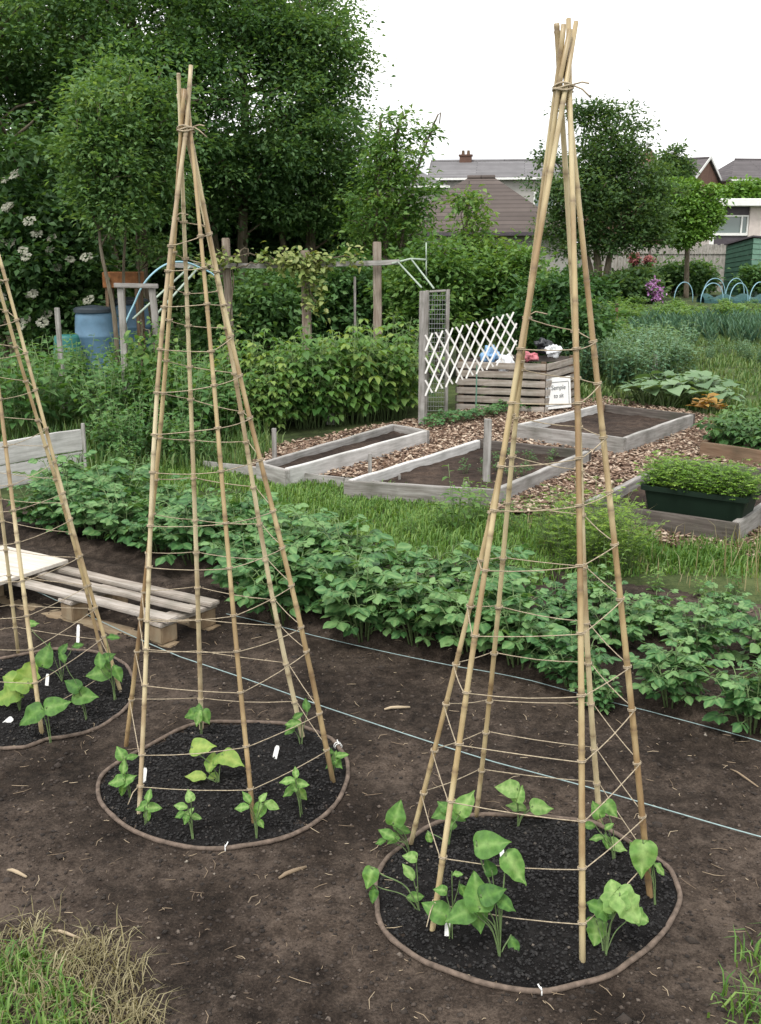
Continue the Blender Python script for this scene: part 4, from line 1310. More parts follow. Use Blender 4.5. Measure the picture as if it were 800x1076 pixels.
bag('plastic_bag', 582, 369, .20, .17, 'bag_white', 'white bag perched on the right corner of the compost bin', seed=14)
bag('plastic_bag', 572, 363, .24, .16, 'bag_dark', 'black plastic bag at the back of the compost bin', Y=bcs[0].y + .55, seed=21)

def sign():
    B_, C_ = bcs[1], bcs[2]
    fd = (C_ - B_).normalized(); fo = Vector((fd.y, -fd.x, 0))
    if fo.y > 0: fo = -fo
    p = B_ + fd * .19 + fo * .085
    root = empty('paper_sign', p, 0, 'white sign with black handwriting leaning on the compost bin corner', 'sign')
    w_, h_ = .36, .33
    mw = Matrix.Translation((p.x, p.y, .05)) @ Matrix.Rotation(math.atan2(fd.y, fd.x) * .55, 4, 'Z') @ Matrix.Rotation(-.12, 4, 'X')
    mb = MB(); mb.box((0, 0, h_/2), (w_, .010, h_)); mb.build('panel', M['white_tag'], root, bevel=.003, mw=mw) if False else None
    o = mb.build('panel', M['white_tag'], None, bevel=.003); o.matrix_basis = mw; setpar(o, root)
    fr = MB()
    for z in (.035, h_ - .05): fr.box((0, -.0065, z), (w_ * .82, .003, .006))
    for x in (-w_ * .41, w_ * .41): fr.box((x, -.0065, h_ / 2 - .008), (.005, .003, h_ - .10))
    o = fr.build('border', M['ink'], None); o.matrix_basis = mw; setpar(o, root)
    for txt, z, sz in (('Semple', .20, .070), ('to sit', .115, .066)):
        cu = bpy.data.curves.new('lettering', 'FONT'); cu.body = txt; cu.size = sz; cu.align_x = 'CENTER'; cu.extrude = .001; cu.shear = .15
        tmp = bpy.data.objects.new('tmp', cu)
        me = bpy.data.meshes.new_from_object(tmp); me.name = 'lettering'
        me.materials.clear(); me.materials.append(M['ink'])
        bpy.data.objects.remove(tmp)
        t = bpy.data.objects.new('lettering', me); COL.objects.link(t)
        t.matrix_basis = mw @ Matrix.Translation((0, -.0072, z)) @ Matrix.Rotation(PI/2, 4, 'X')
        setpar(t, root)
sign()

# ------------------------------------------------------------------ left plot: frame, barrels, box, poles
fY = 9.1
fr_ = empty('timber_arch', (W(145, 400, fY).x, fY, 0), 0, 'tall grey wooden frame overgrown with climbers right of the blue barrel', 'plant frame')
f0, f1 = W(127, 302, fY), W(160, 303, fY)
for p, b in ((f0, W(136, 466, fY)), (f1, W(174, 470, fY))):
    plank('upright', Vector((b.x, fY, -.03)), Vector((p.x, fY, p.z)), .055, .045, M['grey_wood'], fr_, up=(1, 0, 0), jit=.004)
plank('crosspiece', f0 + Vector((-.05, -.03, .02)), f1 + Vector((.06, -.03, .02)), .04, .03, M['grey_wood'], fr_)
pl = empty('leaning_poles', W(165, 318, 9.6), 0, 'two pale poles leaning through the grey plant frame', 'pole')
for (a_, b_) in (((140, 335), (200, 280)), ((165, 330), (208, 282))):
    mb = MB(); mb.tube([W(*a_, 9.4), W(*b_, 10.2)], .010, 8); mb.build('pole', M['pole_pale'], pl, smooth=True)
mb = MB(); mb.tube(catmull([W(136, 350, 9.7), W(143, 315, 9.7), W(158, 290, 9.7), W(180, 276, 9.9), W(205, 279, 10.1), W(225, 300, 10.2)], 6, False), .009, 8)
tag(mb.build('bent_pipe', M['hoop_blue'], smooth=True), 'pale blue pipe bent in an arch over the grey plant frame', 'pipe')

def barrel(px, ytop, ybot, wpx, Y, mat, label, lid='barrel_dark', name='water_butt', taps=True):
    t, b = W(px, ytop, Y), W(px, ybot, Y)
    r = wpx * (Y * cp - (t.z - EYE) * sp) / F_PX / 2
    h = t.z
    root = empty(name, (t.x, Y, 0), 0, label, 'water butt')
    prof = [(.88, 0), (.93, .02), (.97, .12), (1, .25), (1.04, .29), (1.04, .31), (1, .33), (1.02, .5), (1.01, .64), (1.05, .68), (1.05, .70), (1.0, .72), (.97, .86), (.93, .95), (.88, .985), (.80, 1.0)]
    mb = MB(); n = 28
    vs = [(math.cos(2*PI*k/n) * r * q, math.sin(2*PI*k/n) * r * q, z * h) for q, z in prof for k in range(n)]
    fs = [(i*n+k, i*n+(k+1) % n, (i+1)*n+(k+1) % n, (i+1)*n+k) for i in range(len(prof)-1) for k in range(n)] + [tuple((len(prof)-1)*n + k for k in range(n))]
    mb.add(vs, fs)
    o = mb.build('body', M[mat], None, smooth=True); o.location = (t.x, Y, 0); setpar(o, root)
    if lid:
        mb = MB(); pr = [(.96, .985), (1.0, .99), (1.0, 1.03), (.9, 1.05), (.2, 1.075)]
        vs = [(math.cos(2*PI*k/n) * r * q, math.sin(2*PI*k/n) * r * q, z * h) for q, z in pr for k in range(n)]
        fs = [(i*n+k, i*n+(k+1) % n, (i+1)*n+(k+1) % n, (i+1)*n+k) for i in range(len(pr)-1) for k in range(n)] + [tuple((len(pr)-1)*n + k for k in range(n))]
        mb.add(vs, fs); o = mb.build('lid', M[lid], None, smooth=False); o.location = (t.x, Y, 0); setpar(o, root)
    return root
barrel(98, 327, 378, 40, 12.6, 'barrel', 'ribbed blue plastic water butt with a dark lid under the trees')
barrel(133, 318, 345, 46, 13.8, 'barrel', 'second blue water butt half hidden behind the tree stems')
barrel(70, 352, 380, 28, 12.2, 'teal', 'small teal plastic tub left of the blue water butt', lid=None, name='plastic_tub')
pb = W(130, 294, 13.4)
bx_ = empty('wooden_box', (pb.x, 13.4, 0), 0, 'rust brown wooden box raised on legs under the trees', 'box')
mb = MB(); mb.box((pb.x, 13.4, pb.z), (.46, .35, .20)); mb.build('box', plain('rusty_orange_wood', (.20,.085,.035), .8, .2, .4, 12), bx_, bevel=.01)
for sx in (-.19, .19):
    for sy in (-.13, .13):
        plank('leg', (pb.x + sx, 13.4 + sy, -.02), (pb.x + sx, 13.4 + sy, pb.z - .101), .04, .04, M['brown_wood'], bx_, up=(0,1,0))

# trough with carrot tops in bed D
tq = [G(672, 522, .22), G(783, 540, .22)]
def trough():
    a_, b_ = G(672, 516, .24), G(782, 531, .24)
    d = (b_ - a_); L = d.length; d.normalize(); an = math.atan2(d.y, d.x)
    c = (a_ + b_) / 2; c.z = .055
    perp = Vector((-d.y, d.x, 0))
    c = c + perp * .20
    root = empty('planter_trough', c, an, 'long dark green plastic trough of carrot tops inside the right hand bed', 'planter trough')
    mw = Matrix.Translation(c) @ Matrix.Rotation(an, 4, 'Z')
    mb = MB(); wt, wb_, h = .16, .125, .205
    def ringv(hx, hy, z, nb=8, rr=.03):
        out = []
        for (sx, sy, a0) in ((1, 1, 0), (-1, 1, PI/2), (-1, -1, PI), (1, -1, 1.5*PI)):
            for k in range(nb):
                a = a0 + (PI/2) * k / (nb-1)
                out.append((sx * (hx - rr) + rr * math.cos(a), sy * (hy - rr) + rr * math.sin(a), z))
        return out
    rings = [ringv(L/2 - .04, wb_, 0), ringv(L/2 - .01, wt, h * .9), ringv(L/2 + .012, wt + .014, h * .9 + .004), ringv(L/2 + .012, wt + .014, h + .012), ringv(L/2 - .012, wt - .01, h + .012), ringv(L/2 - .02, wt - .02, h * .72)]
    n = len(rings[0]); vs = [v for r_ in rings for v in r_]
    fs = [(i*n+k, i*n+(k+1) % n, (i+1)*n+(k+1) % n, (i+1)*n+k) for i in range(len(rings)-1) for k in range(n)] + [tuple(range(n-1, -1, -1))]
    mb.add(vs, fs); o = mb.build('tub', M['trough'], None); o.matrix_basis = mw; setpar(o, root)
    mb = MB(); mb.add(ringv(L/2 - .02, wt - .02, h * .74), [tuple(range(n))]); o = mb.build('soil', M['bed_soil'], None); o.matrix_basis = mw; setpar(o, root)
    return c, d, perp, L, h
tc_, td_, tpp, tL, th_ = trough()
car = plant_kind('carrot_top', 'carrot top', 'feathery bright green carrot top growing in the dark green trough', 'carrot tops in the green trough', 'carrot', 3,
                 stems=22, h=.23, spread=.15, node0=.35, nodes_n=6, L=.027, wd=.014, kind=4, compound=3, droop=.3, stem_r=.0015, up=.3)
for i in range(9):
    for j in (-1, 1):
        p = tc_ + td_ * tL * (-.45 + .9 * (i + .5) / 9) + tpp * (.06 * j + random.uniform(-.02, .02)); p.z = tc_.z + th_ * .70
        place(car, p, s=random.uniform(.85, 1.15))
drop_unused(car)
gre = plant_kind('leafy_green', 'salad green', 'leafy green vegetable filling the brown bed at the right edge', 'greens in the right edge bed', 'nettle', 2,
                 stems=12, h=.30, spread=.19, node0=.25, nodes_n=6, L=.085, wd=.055, kind=8, compound=1, droop=.4, stem_r=.003, up=.3)
for u in (.1, .3, .5, .7):
    for v in (.2, .55, .85):
        q = PE[0].lerp(PE[3], v).lerp(PE[1].lerp(PE[2], v), u); q = PE[0].lerp(PE[1], v).lerp(PE[3].lerp(PE[2], v), u)
        place(gre, (q.x, q.y, .05), s=random.uniform(.8, 1.1))
drop_unused(gre)

# small seedlings in the middle bed and strawberry row below the trellis
sal = plant_kind('small_seedling', 'seedling', 'tiny green seedling in the bare soil of the middle bed', 'seedlings in the middle bed', 'nettle', 2,
                 stems=5, h=.07, spread=.05, node0=.4, nodes_n=3, L=.035, wd=.022, kind=8, droop=.3, stem_r=.0015)
for i in range(16):
    u, v = random.uniform(.45, .95), random.uniform(.15, .85)
    q = PB[0].lerp(PB[1], u).lerp(PB[3].lerp(PB[2], u), v)
    place(sal, (q.x, q.y, .05), s=random.uniform(.7, 1.3))
drop_unused(sal)
stb = plant_kind('strawberry_plant', 'strawberry plant', 'low strawberry plant in the strip below the white lattice trellis', 'strawberry plants below the trellis', 'potato', 2,
                 stems=11, h=.16, spread=.17, node0=.55, nodes_n=3, L=.06, wd=.045, kind=8, compound=1, droop=.3, stem_r=.0025)
sa, sb_ = G(455, 450), G(545, 434)
for i in range(8):
    p = sa.lerp(sb_, i / 7) + Vector((0, random.uniform(-.08, .08), 0))
    place(stb, p, s=random.uniform(.75, 1.0))
drop_unused(stb)

# climber on the rail, climber on the grey frame
def leaf_scatter(name, pts, mat, label, cat, L, wd, up=.6, parent=None, seed=1, kind=8, group=None):
    rs = random.Random(seed); lf = Leaves()
    for p in pts:
        d = Vector((rs.uniform(-1,1), rs.uniform(-1,1), rs.uniform(-.7,.3))).normalized()
        n = Vector((rs.uniform(-.7,.7), rs.uniform(-.9,.3), up))
        s = rs.uniform(.6, 1.2)
        lf.add(kind, p, d, n, L*s, wd*s, .5 + rs.uniform(-.4, .4))
    o = lf.build(name, M[mat], parent)
    if label: tag(o, label, cat, group)
    return o
rs = random.Random(4)
def climber(label, stems, mat, spread, n, L, wd, seed):
    root = empty('climbing_plant', (stems[0][0].x, stems[0][0].y, 0), 0, label, 'climber')
    rs = random.Random(seed); mb = MB(); pts = []
    for st in stems:
        c = catmull(st, 6, False) + [st[-1]]
        mb.tube([p + Vector((rs.uniform(-.02,.02), rs.uniform(-.02,.02), rs.uniform(-.02,.02))) for p in c], .007, 6)
        for _ in range(n):
            p = c[rs.randrange(len(c))]
            if nz(p.x, p.z, 4, seed) < -.25: continue
            pts.append(p + Vector((rs.gauss(0, spread), rs.gauss(0, spread * .7), rs.gauss(0, spread * .8))))
    mb.build('stem', M['bark'], root, smooth=True)
    leaf_scatter('foliage', pts, mat, None, None, L, wd, parent=root, seed=seed)
Yv = 11.45
climber('yellow green climber trailing along the rail above the raspberry hedge', [
    [W(240, 430, Yv), W(243, 340, Yv), W(245, 285, Yv), W(262, 270, Yv)],
    [W(232, 272, Yv), W(262, 268, Yv), W(290, 271, Yv), W(318, 274, Yv)],
    [W(215, 278, Yv), W(240, 282, Yv), W(270, 276, Yv), W(305, 277, Yv)],
    [W(318, 275, Yv), W(330, 276, Yv), W(345, 272, Yv), W(372, 270, Yv)],
    [W(326, 276, Yv), W(330, 290, Yv), W(329, 305, Yv), W(331, 318, Yv)]], 'vine', .075, 270, .075, .055, 5)
climber('green climber growing up the grey wooden plant frame', [
    [W(138, 470, 9.0), W(140, 420, 9.0), W(150, 380, 9.0), W(148, 340, 9.0)],
    [W(172, 470, 9.0), W(168, 420, 9.0), W(165, 370, 9.0), W(150, 350, 9.0)]], 'rasp', .10, 330, .08, .055, 6)

# nettles and weeds, left plot
net = plant_kind('nettle', 'nettle', 'tall leafy nettle', 'nettles and weeds on the left plot', 'weed', 4,
                 stems=9, h=.72, spread=.28, node0=.2, nodes_n=10, L=.10, wd=.058, kind=8, droop=.5, stem_r=.004, up=.05)
for i in range(120):
    px, py = random.uniform(-70, 238), random.uniform(412, 492)
    if px < 112 and py > 468: continue
    if px > 200 and py > 480: continue
    place(net, G(px, py), s=random.uniform(.85, 1.25) * (.7 if py > 472 else 1) * (1.15 if px < 70 else .95), label='leafy nettle among the weeds between the grey board and the water butts' if px < 130 else 'leafy nettle among the weeds round the grey timber arch')
for i in range(9):
    p = G(random.uniform(95, 235), random.uniform(480, 512)); place(net, p, s=random.uniform(.3, .5), label='short nettle at the left end of the potato rows')
for i in range(26):
    p = G(random.uniform(-80, 240), random.uniform(372, 400)); place(net, p, s=random.uniform(1.0, 1.5), label='tall nettle in the shade under the left trees')
drop_unused(net)

# weeds in the verge
wee = plant_kind('verge_weed', 'weed', 'leafy weed standing in the grass verge', 'weeds in the verge', 'shrub', 3,
                 stems=6, h=.34, spread=.12, node0=.15, nodes_n=9, L=.055, wd=.026, kind=8, droop=.4, stem_r=.0025, up=.2)
for px, py, s in ((478, 560, 1.3), (495, 552, 1.0), (462, 556, .8), (505, 548, .9), (690, 625, .6), (735, 630, .5), (770, 625, .5), (640, 610, .7), (360, 545, .6), (595, 575, .7), (430, 565, .6), (535, 560, .8)):
    place(wee, G(px, py), s=s)
drop_unused(wee)
fea = plant_kind('feathery_bush', 'fennel bush', 'yellow green feathery bush in the verge behind the right wigwam', 'feathery bushes in the verge', 'feather', 2,
                 stems=26, h=.46, spread=.26, node0=.2, nodes_n=9, L=.034, wd=.015, kind=4, compound=3, droop=.2, stem_r=.002, up=.35)
for px, py, s in ((585, 580, .85), (622, 592, 1.05), (655, 600, .8), (602, 600, .7), (640, 575, .75)):
    place(fea, G(px, py), s=s)
drop_unused(fea)

# ------------------------------------------------------------------ far vegetable plots
cab = plant_kind('courgette_plant', 'courgette plant', 'courgette plant with big grey green leaves behind the far raised bed', 'courgette plants behind the far bed', 'cabbage', 3,
                 stems=14, h=.34, spread=.30, node0=.7, nodes_n=2, L=.24, wd=.20, kind=8, droop=.5, stem_r=.008, up=.25)
for px, py, s in ((680, 428, .9), (700, 429, .95), (716, 424, 1.0), (735, 426, 1.0), (752, 432, .8), (695, 418, .9), (725, 415, .9), (750, 420, .85), (672, 420, .7)):
    place(cab, G(px, py), s=s)
drop_unused(cab)
def yel():
    b = G(741, 437)
    root = empty('marigold_plant', b, 0, 'orange and yellow leaved plant at the corner of the courgettes', 'flowering plant')
    lf, st = herb(5, stems=9, h=.22, spread=.16, node0=.5, nodes_n=4, L=.12, wd=.09, kind=8, droop=.5)
    o = lf.build('foliage', M['yellow'], None); o.location = b; setpar(o, root)
    o = st.build('stem', M['stem'], None); o.location = b; setpar(o, root)
    copy_tree(root, G(678, 437), 1.0, .6, 'small rust orange dying leaves beside the far raised bed corner')
yel()
bb = plant_kind('broad_bean', 'broad bean plant', 'grey green broad bean plant in the far rows', 'broad bean plants in the far plot', 'bluegreen', 3,
                stems=8, h=.66, spread=.22, node0=.12, nodes_n=12, L=.085, wd=.042, kind=8, droop=.3, stem_r=.005, up=.2)
for i in range(95):
    px, py = random.uniform(598, 722), random.uniform(376, 410)
    if py > 400 and px > 690: continue
    place(bb, G(px, py), s=random.uniform(.8, 1.2), label='bushy grey green broad bean plant in the block behind the courgettes')
for i in range(26):
    px, py = random.uniform(690, 830), random.uniform(370, 384)
    place(bb, G(px, py), s=random.uniform(.4, .6), label='low broad bean plant beside the bright grass path')
drop_unused(bb)
oni = plant_kind('onion_plant', 'onion plant', 'blue green spiky onion plant in the far onion bed', 'onion plants in the far bed', 'onion', 3,
                 stems=16, h=.50, spread=.20, node0=.05, nodes_n=3, L=.30, wd=.022, kind=4, droop=0, stem_r=.006, up=1.8)
for i in range(120):
    px = random.uniform(665, 880); py = random.uniform(350, 364)
    place(oni, G(px, py), s=random.uniform(.6, .9))
drop_unused(oni)
veg = plant_kind('leafy_vegetable', 'leafy vegetable', 'leafy green vegetable in the distant rows', 'leafy vegetables in the distant rows', 'shrub', 3,
                 stems=11, h=.45, spread=.30, node0=.2, nodes_n=7, L=.14, wd=.085, kind=8, droop=.4, stem_r=.005, up=.3)
for i in range(150):
    px = random.uniform(560, 860); py = 318 + 26 * random.random()
    if px < 600 and py < 325: py += 12
    place(veg, G(px, py), s=random.uniform(.6, 1.2) * (.55 if py < 330 and px > 690 else .85), label='leafy green vegetable plant in the distant rows before the grey fence')
for i in range(40):
    px = random.uniform(565, 700); py = random.uniform(346, 376)
    place(veg, G(px, py), s=random.uniform(.6, 1.0), label='leafy green plant between the compost bin and the onion bed')
drop_unused(veg)

# net hoops
def hoop(px, py, wpx, hpx, label, Y0=None):
    c = G(px, py); k = (c.y * cp + EYE * sp) / F_PX
    r, h = wpx * k / 2, hpx * k * 1.05
    root = empty('cloche_hoop', c, 0, label, 'cloche hoop', 'blue hoops over the far vegetables')
    mb = MB(); pts = [c + Vector((math.cos(a * PI / 20) * r, .12 * math.cos(a * PI / 20), math.sin(a * PI / 20) ** .8 * h)) for a in range(21)]
    mb.tube(pts, .016, 7); mb.build('pipe', M['hoop_blue'], root, smooth=True)
for px, py, wp, hp, la in ((718, 318, 22, 20, 'leftmost'), (750, 314, 26, 20, 'second, set further back,'), (748, 319, 26, 20, 'second, in the front,'), (772, 314, 22, 20, 'third, set further back,'), (776, 319, 22, 20, 'third, in the front,'), (797, 319, 22, 21, 'rightmost')):
    hoop(px, py, wp, hp, '%s pale blue hoop over the distant vegetables by the green shed' % la)
def netting():
    a_, b_ = G(735, 318), G(850, 318)
    lf = MB(); n, m = 40, 14
    vs, fs = [], []
    for i in range(n + 1):
        x = a_.x + (b_.x - a_.x) * i / n
        for j in range(m + 1):
            t = PI * j / m
            z = (.24 + .07 * math.sin(i * .9)) * max(0, math.sin(t)) ** .6; y = a_.y - .1 - .45 * math.cos(t)
            vs.append((x, y, z + .03 * nz(x, y, 6, 3)))
    for i in range(n):
        for j in range(m):
            a = i * (m+1) + j; fs.append((a, a+1, a+m+2, a+m+1))
    lf.add(vs, fs); tag(lf.build('crop_netting', M['net']), 'sagging blue green crop netting under the pale blue hoops', 'crop netting')
netting()

# ------------------------------------------------------------------ trees
def clump_cloud(lf, centers, radii, per, L, wd, rs, kind=4, flat=.55, upb=1.0, drop=.15):
    """leaf clumps: rng-scattered blades round each centre"""
    for c, r in zip(centers, radii):
        n = int(per * rs.uniform(.7, 1.3))
        g = rng.standard_normal((n, 3)) * .5
        P = np.array(c) + g * r * np.array([1, 1, flat])
        out = unit(g + rng.standard_normal((n, 3)) * .7)
        D = unit(out * np.array([1, 1, .6]) + np.array([0, 0, -drop]))
        Nn = unit(rng.standard_normal((n, 3)) * .55 + np.array([0, 0, upb]) + out * .35)
        s = .65 + .7 * rng.random(n)
        cv = rs.uniform(-.24, .22)
        v = np.clip(.5 + cv + .16 * rng.standard_normal(n), 0, 1)
        lf.add_many(kind, P, D, Nn, L * s, wd * s, v)

def tree(name, label, base, top, blobs, n_cl, per, cr, L, wd, mat, trunks, seed, group=None, cat='tree', extra=None, gap=.0, limb_r=.03, shell=.55):
    """blobs: (centre, radii) ellipsoids that make the crown; trunks: lists of points with a base radius"""
    rs = random.Random(seed)
    root = empty(name, (base[0], base[1], 0), 0, label, cat, group)
    cents, rads = [], []
    vols = [b[1][0] * b[1][1] * b[1][2] for b in blobs]
    while len(cents) < n_cl:
        b = rs.choices(blobs, [v ** .75 for v in vols])[0]
        d = Vector((rs.gauss(0,1), rs.gauss(0,1), rs.gauss(0,1))).normalized()
        f = shell + (1 - shell) * rs.random() if rs.random() < .7 else rs.random() ** .5
        f *= 1 + .33 * mnoise.noise(d * 2.3 + Vector((seed, seed * .3, 0)))
        p = Vector(b[0]) + Vector((d.x * b[1][0], d.y * b[1][1], d.z * b[1][2])) * f
        if gap and mnoise.noise(p * .9 + Vector((seed, 0, 0))) < -gap: continue
        if p.z < .25: continue
        cents.append(p); rads.append(cr * rs.uniform(.6, 1.35))
    lf = Leaves()
    clump_cloud(lf, cents, rads, per, L, wd, rs)
    V, T, a = lf.arrays()
    fast_mesh('crown', V, T, a, M[mat], root, False)
    mb = MB(); tips = []
    for pts, r0 in trunks:
        c = catmull([Vector(p) for p in pts], 5, False) + [Vector(pts[-1])]
        mb.tube(c, [r0 * (1 - .75 * i / len(c)) for i in range(len(c))], 9)
        tips.append(c)
    for p in cents[::max(1, len(cents) // 60)]:
        c = min(tips, key=lambda c: min((q - p).length for q in c))
        low = [q for q in c if q.z < p.z - .1] or c[:1]
        s = min(low, key=lambda q: (q - p).length)
        m = s.lerp(p, .5) + Vector((rs.uniform(-.1,.1), rs.uniform(-.1,.1), .06))
        mb.tube([s, m, p], [limb_r, limb_r * .65, limb_r * .25], 6)
    mb.build('trunk', M['bark'], root, smooth=True)
    if extra: extra(root, cents, rs)
    return root

def big_tree(label, px, Y, top_py, half, mat, seed, n=300, per=105, L=.085, wd=.045, low=250, gap=.28):
    b = W(px, 300, Y); t = W(px, top_py, Y); lo = W(px, low, Y)
    x = b.x
    hz = (t.z - lo.z) / 2; cz = (t.z + lo.z) / 2
    rs = random.Random(seed)
    blobs = [((x, Y, cz), (half, half * .9, hz)), ((x + rs.uniform(-.5, .5), Y - .3, cz + hz * .45), (half * .75, half * .7, hz * .5)), ((x + rs.uniform(-.6, .6), Y - .4, cz - hz * .35), (half * .9, half * .7, hz * .55))]
    tr = [([(x + .15, Y, -.1), (x, Y, 1.2), (x + rs.uniform(-.2, .2), Y, cz), (x + rs.uniform(-.2,.2), Y, t.z - .5)], .13),
          ([(x - .2, Y - .1, -.1), (x - .35, Y - .1, 1.2), (x - .6, Y, cz * .8), (x - .7, Y, cz * 1.2)], .08)]
    return tree('tree', label, (x, Y), t.z, blobs, n, per, .34, L, wd, M and mat, tr, seed, 'big trees at the left edge of the plots', gap=gap)
big_tree('tall dark tree at the far left edge behind the white flowered elder', 5, 16.5, -70, 1.7, 'tree_dark', 21)
big_tree('tall broad tree rising above the tip of the middle wigwam', 150, 17.0, -90, 1.75, 'tree_mid', 23, n=380)
big_tree('tall tree between the middle wigwam and the open sky, bushy to the ground', 255, 17.8, -60, 1.7, 'tree_dark', 25, n=360)
big_tree('rightmost of the tall left trees, its feathery edge against the sky', 325, 18.2, -25, 1.15, 'tree_mid', 27, n=300, low=270)
big_tree('tall dark tree seen between the left edge tree and the broad tree', 78, 18.4, -60, 1.7, 'tree_dark', 29, n=300)
# hedge added behind, blocking sky so the hollow under the crowns is dark
def hedge(label, px, Y, half, h, mat, seed, n=120, per=90, L=.13, wd=.07, name='hedge_bush', cat='bush', group='bushes added under the left trees', cr=.34, gap=0):
    x = W(px, 300, Y).x
    blobs = [((x, Y, h * .5), (half, half * .7, h * .52)), ((x + half * .3, Y, h * .72), (half * .6, half * .5, h * .3)), ((x - half * .35, Y, h * .6), (half * .6, half * .5, h * .38))]
    tr = [([(x, Y, -.05), (x + .05, Y, h * .3), (x + .1, Y, h * .6), (x + .1, Y, h * .85)], .045), ([(x - .15, Y, -.05), (x - .2, Y, h * .3), (x - .3, Y, h * .6), (x - .35, Y, h * .75)], .035)]
    return tree(name, label, (x, Y), h, blobs, n, per, cr, L, wd, mat, tr, seed, group, cat, limb_r=.015, gap=gap)
for i, (px, h) in enumerate(((-30, 2.6), (45, 2.8), (115, 3.1), (180, 3.2), (245, 3.2), (310, 3.0), (372, 2.7))):
    hedge('leafy bush added to block the sky below the tall left trees', px, 19.2 + .3 * (i % 2), 1.25, h, 'tree_dark', 60 + i)
for i, (px, Y, h) in enumerate(((255, 13.6, 1.35), (300, 14.4, 1.6), (350, 14.2, 1.5), (395, 14.6, 1.5))):
    hedge('green bush filling the space behind the post rail', px, Y, .75, h, 'nettle', 70 + i, n=80, per=80, L=.10, wd=.055, group='bushes behind the post rail')

# the white flowered elder
def elder_flowers(root, cents, rs):
    lf = Leaves()
    fr = [c for c in cents if c.y < 13.6]
    for c in rs.sample(fr, min(34, len(fr))):
        hd = c + Vector((rs.uniform(-.1, .1), -.24, rs.uniform(0, .16)))
        tilt = Vector((rs.uniform(-.4, .4), -.7, .7)).normalized()
        u = tilt.orthogonal().normalized(); w_ = tilt.cross(u)
        rr = rs.uniform(.035, .065)
        for _ in range(60):
            a, q = rs.random() * 6.28, rr * math.sqrt(rs.random())
            p = hd + (u * math.cos(a) + w_ * math.sin(a)) * q + tilt * rs.uniform(0, .015)
            lf.add(4, p, (u * math.cos(a) + w_ * math.sin(a)), tilt + Vector((rs.uniform(-.3,.3),)*3), .036, .03, rs.random())
    lf.build('flower_heads', M['flower_white'], root, False)
ex = W(38, 300, 14).x
tree('elder_bush', 'dark elder with flat white flower heads at the left picture edge', (ex, 14), 4.0,
     [((ex - .2, 14, 1.9), (1.25, .9, 1.55)), ((ex + .25, 13.9, 1.4), (1.0, .8, 1.1))], 240, 70, .34, .11, .06, 'elder',
     [([(ex, 14, -.1), (ex + .1, 14, 1), (ex, 14, 2), (ex - .2, 14, 3)], .07), ([(ex - .4, 14, -.1), (ex - .6, 14, 1), (ex - .7, 14, 2), (ex - .9, 14, 2.6)], .05)], 31, None, 'bush', elder_flowers)

# thin stemmed young trees in front of the dark hollow
def stem_tree(label, pts, Y, crown, seed, r=.035, mat='tree_mid', n=70):
    P = [W(px, py, Y) for px, py in pts]
    P[0].z = -.05
    cs = [((W(px, py, Y).x, Y, W(px, py, Y).z), (rx, rx * .8, rz)) for px, py, rx, rz in crown]
    return tree('young_tree', label, (P[0].x, Y), 4, cs, int(n * 1.1), 110, .26, .07, .036, mat, [(P, r)], seed, 'thin stemmed young trees', limb_r=.012)
stem_tree('young tree with a pale forked stem right of the blue water butt', [(125, 410), (120, 330), (106, 260), (104, 200)], 12.0, [(112, 180, .40, .65), (108, 130, .42, .55), (118, 215, .3, .3)], 41, n=100)
stem_tree('slim young tree behind the rust brown box', [(135, 400), (130, 300), (132, 240), (131, 170)], 12.6, [(135, 160, .55, .7), (150, 110, .5, .6)], 42, .026, n=100)
stem_tree('very thin young tree left of the middle wigwam canes', [(150, 400), (147, 300), (143, 240), (142, 190)], 13.0, [(150, 190, .5, .55), (172, 262, .22, .18)], 43, .018, n=70)

# sapling and shrubs in the middle distance
def sapling():
    Y = 15.5
    X = lambda px, py: W(px, py, Y)
    b = X(405, 300)
    blobs = []
    for px, py, rx, rz in ((400, 150, .34, .55), (415, 180, .50, .55), (430, 205, .45, .45), (395, 215, .5, .5), (385, 250, .5, .5), (425, 245, .5, .45), (440, 140, .25, .18), (455, 138, .12, .10), (428, 125, .18, .2), (410, 290, .6, .4)):
        p = X(px, py); blobs.append(((p.x, Y, p.z), (rx, rx * .8, rz)))
    tree('tree', 'light airy young tree with whippy shoots left of the grey roofs', (b.x, Y), 4, blobs, 165, 46, .21, .085, .04, 'shrub',
         [([(b.x, Y, -.05), (b.x, Y, 1.2), X(408, 200), X(425, 125)], .06), ([(b.x - .1, Y, -.05), (b.x - .2, Y, 1), X(398, 200), X(400, 130)], .04), ([(b.x + .1, Y, .4), X(425, 235), X(445, 160), X(462, 130)], .03)], 45, None, limb_r=.012)
sapling()
def shrub(label, px, Y, tops, mat, seed, n=100, cr=.24, L=.09, wd=.045, per=70):
    X = lambda a, b_: W(a, b_, Y)
    b = X(px, 300); blobs = []
    for a, b_, rx, rz in tops:
        p = X(a, b_); blobs.append(((p.x, Y, max(p.z, .3)), (rx, rx * .8, rz)))
    tr = [([(b.x, Y, -.05), (b.x + .02, Y, .6), (X(*tops[0][:2]).x, Y, X(*tops[0][:2]).z)], .04), ([(b.x - .1, Y, -.05), (b.x - .2, Y, .5), (X(*tops[-1][:2]).x, Y, max(.6, X(*tops[-1][:2]).z))], .03)]
    tree('shrub', label, (b.x, Y), 2, blobs, n, per, cr, L, wd, mat, tr, seed, 'bright shrubs below the grey roofs', 'shrub', limb_r=.010)
shrub('fresh green shrub with one tall shoot before the brown hipped roof', 497, 14.5, [(497, 232, .16, .42), (497, 262, .34, .30), (505, 290, .55, .45), (480, 295, .45, .40), (500, 330, .6, .4), (494, 210, .09, .16)], 'shrub', 51, n=150)
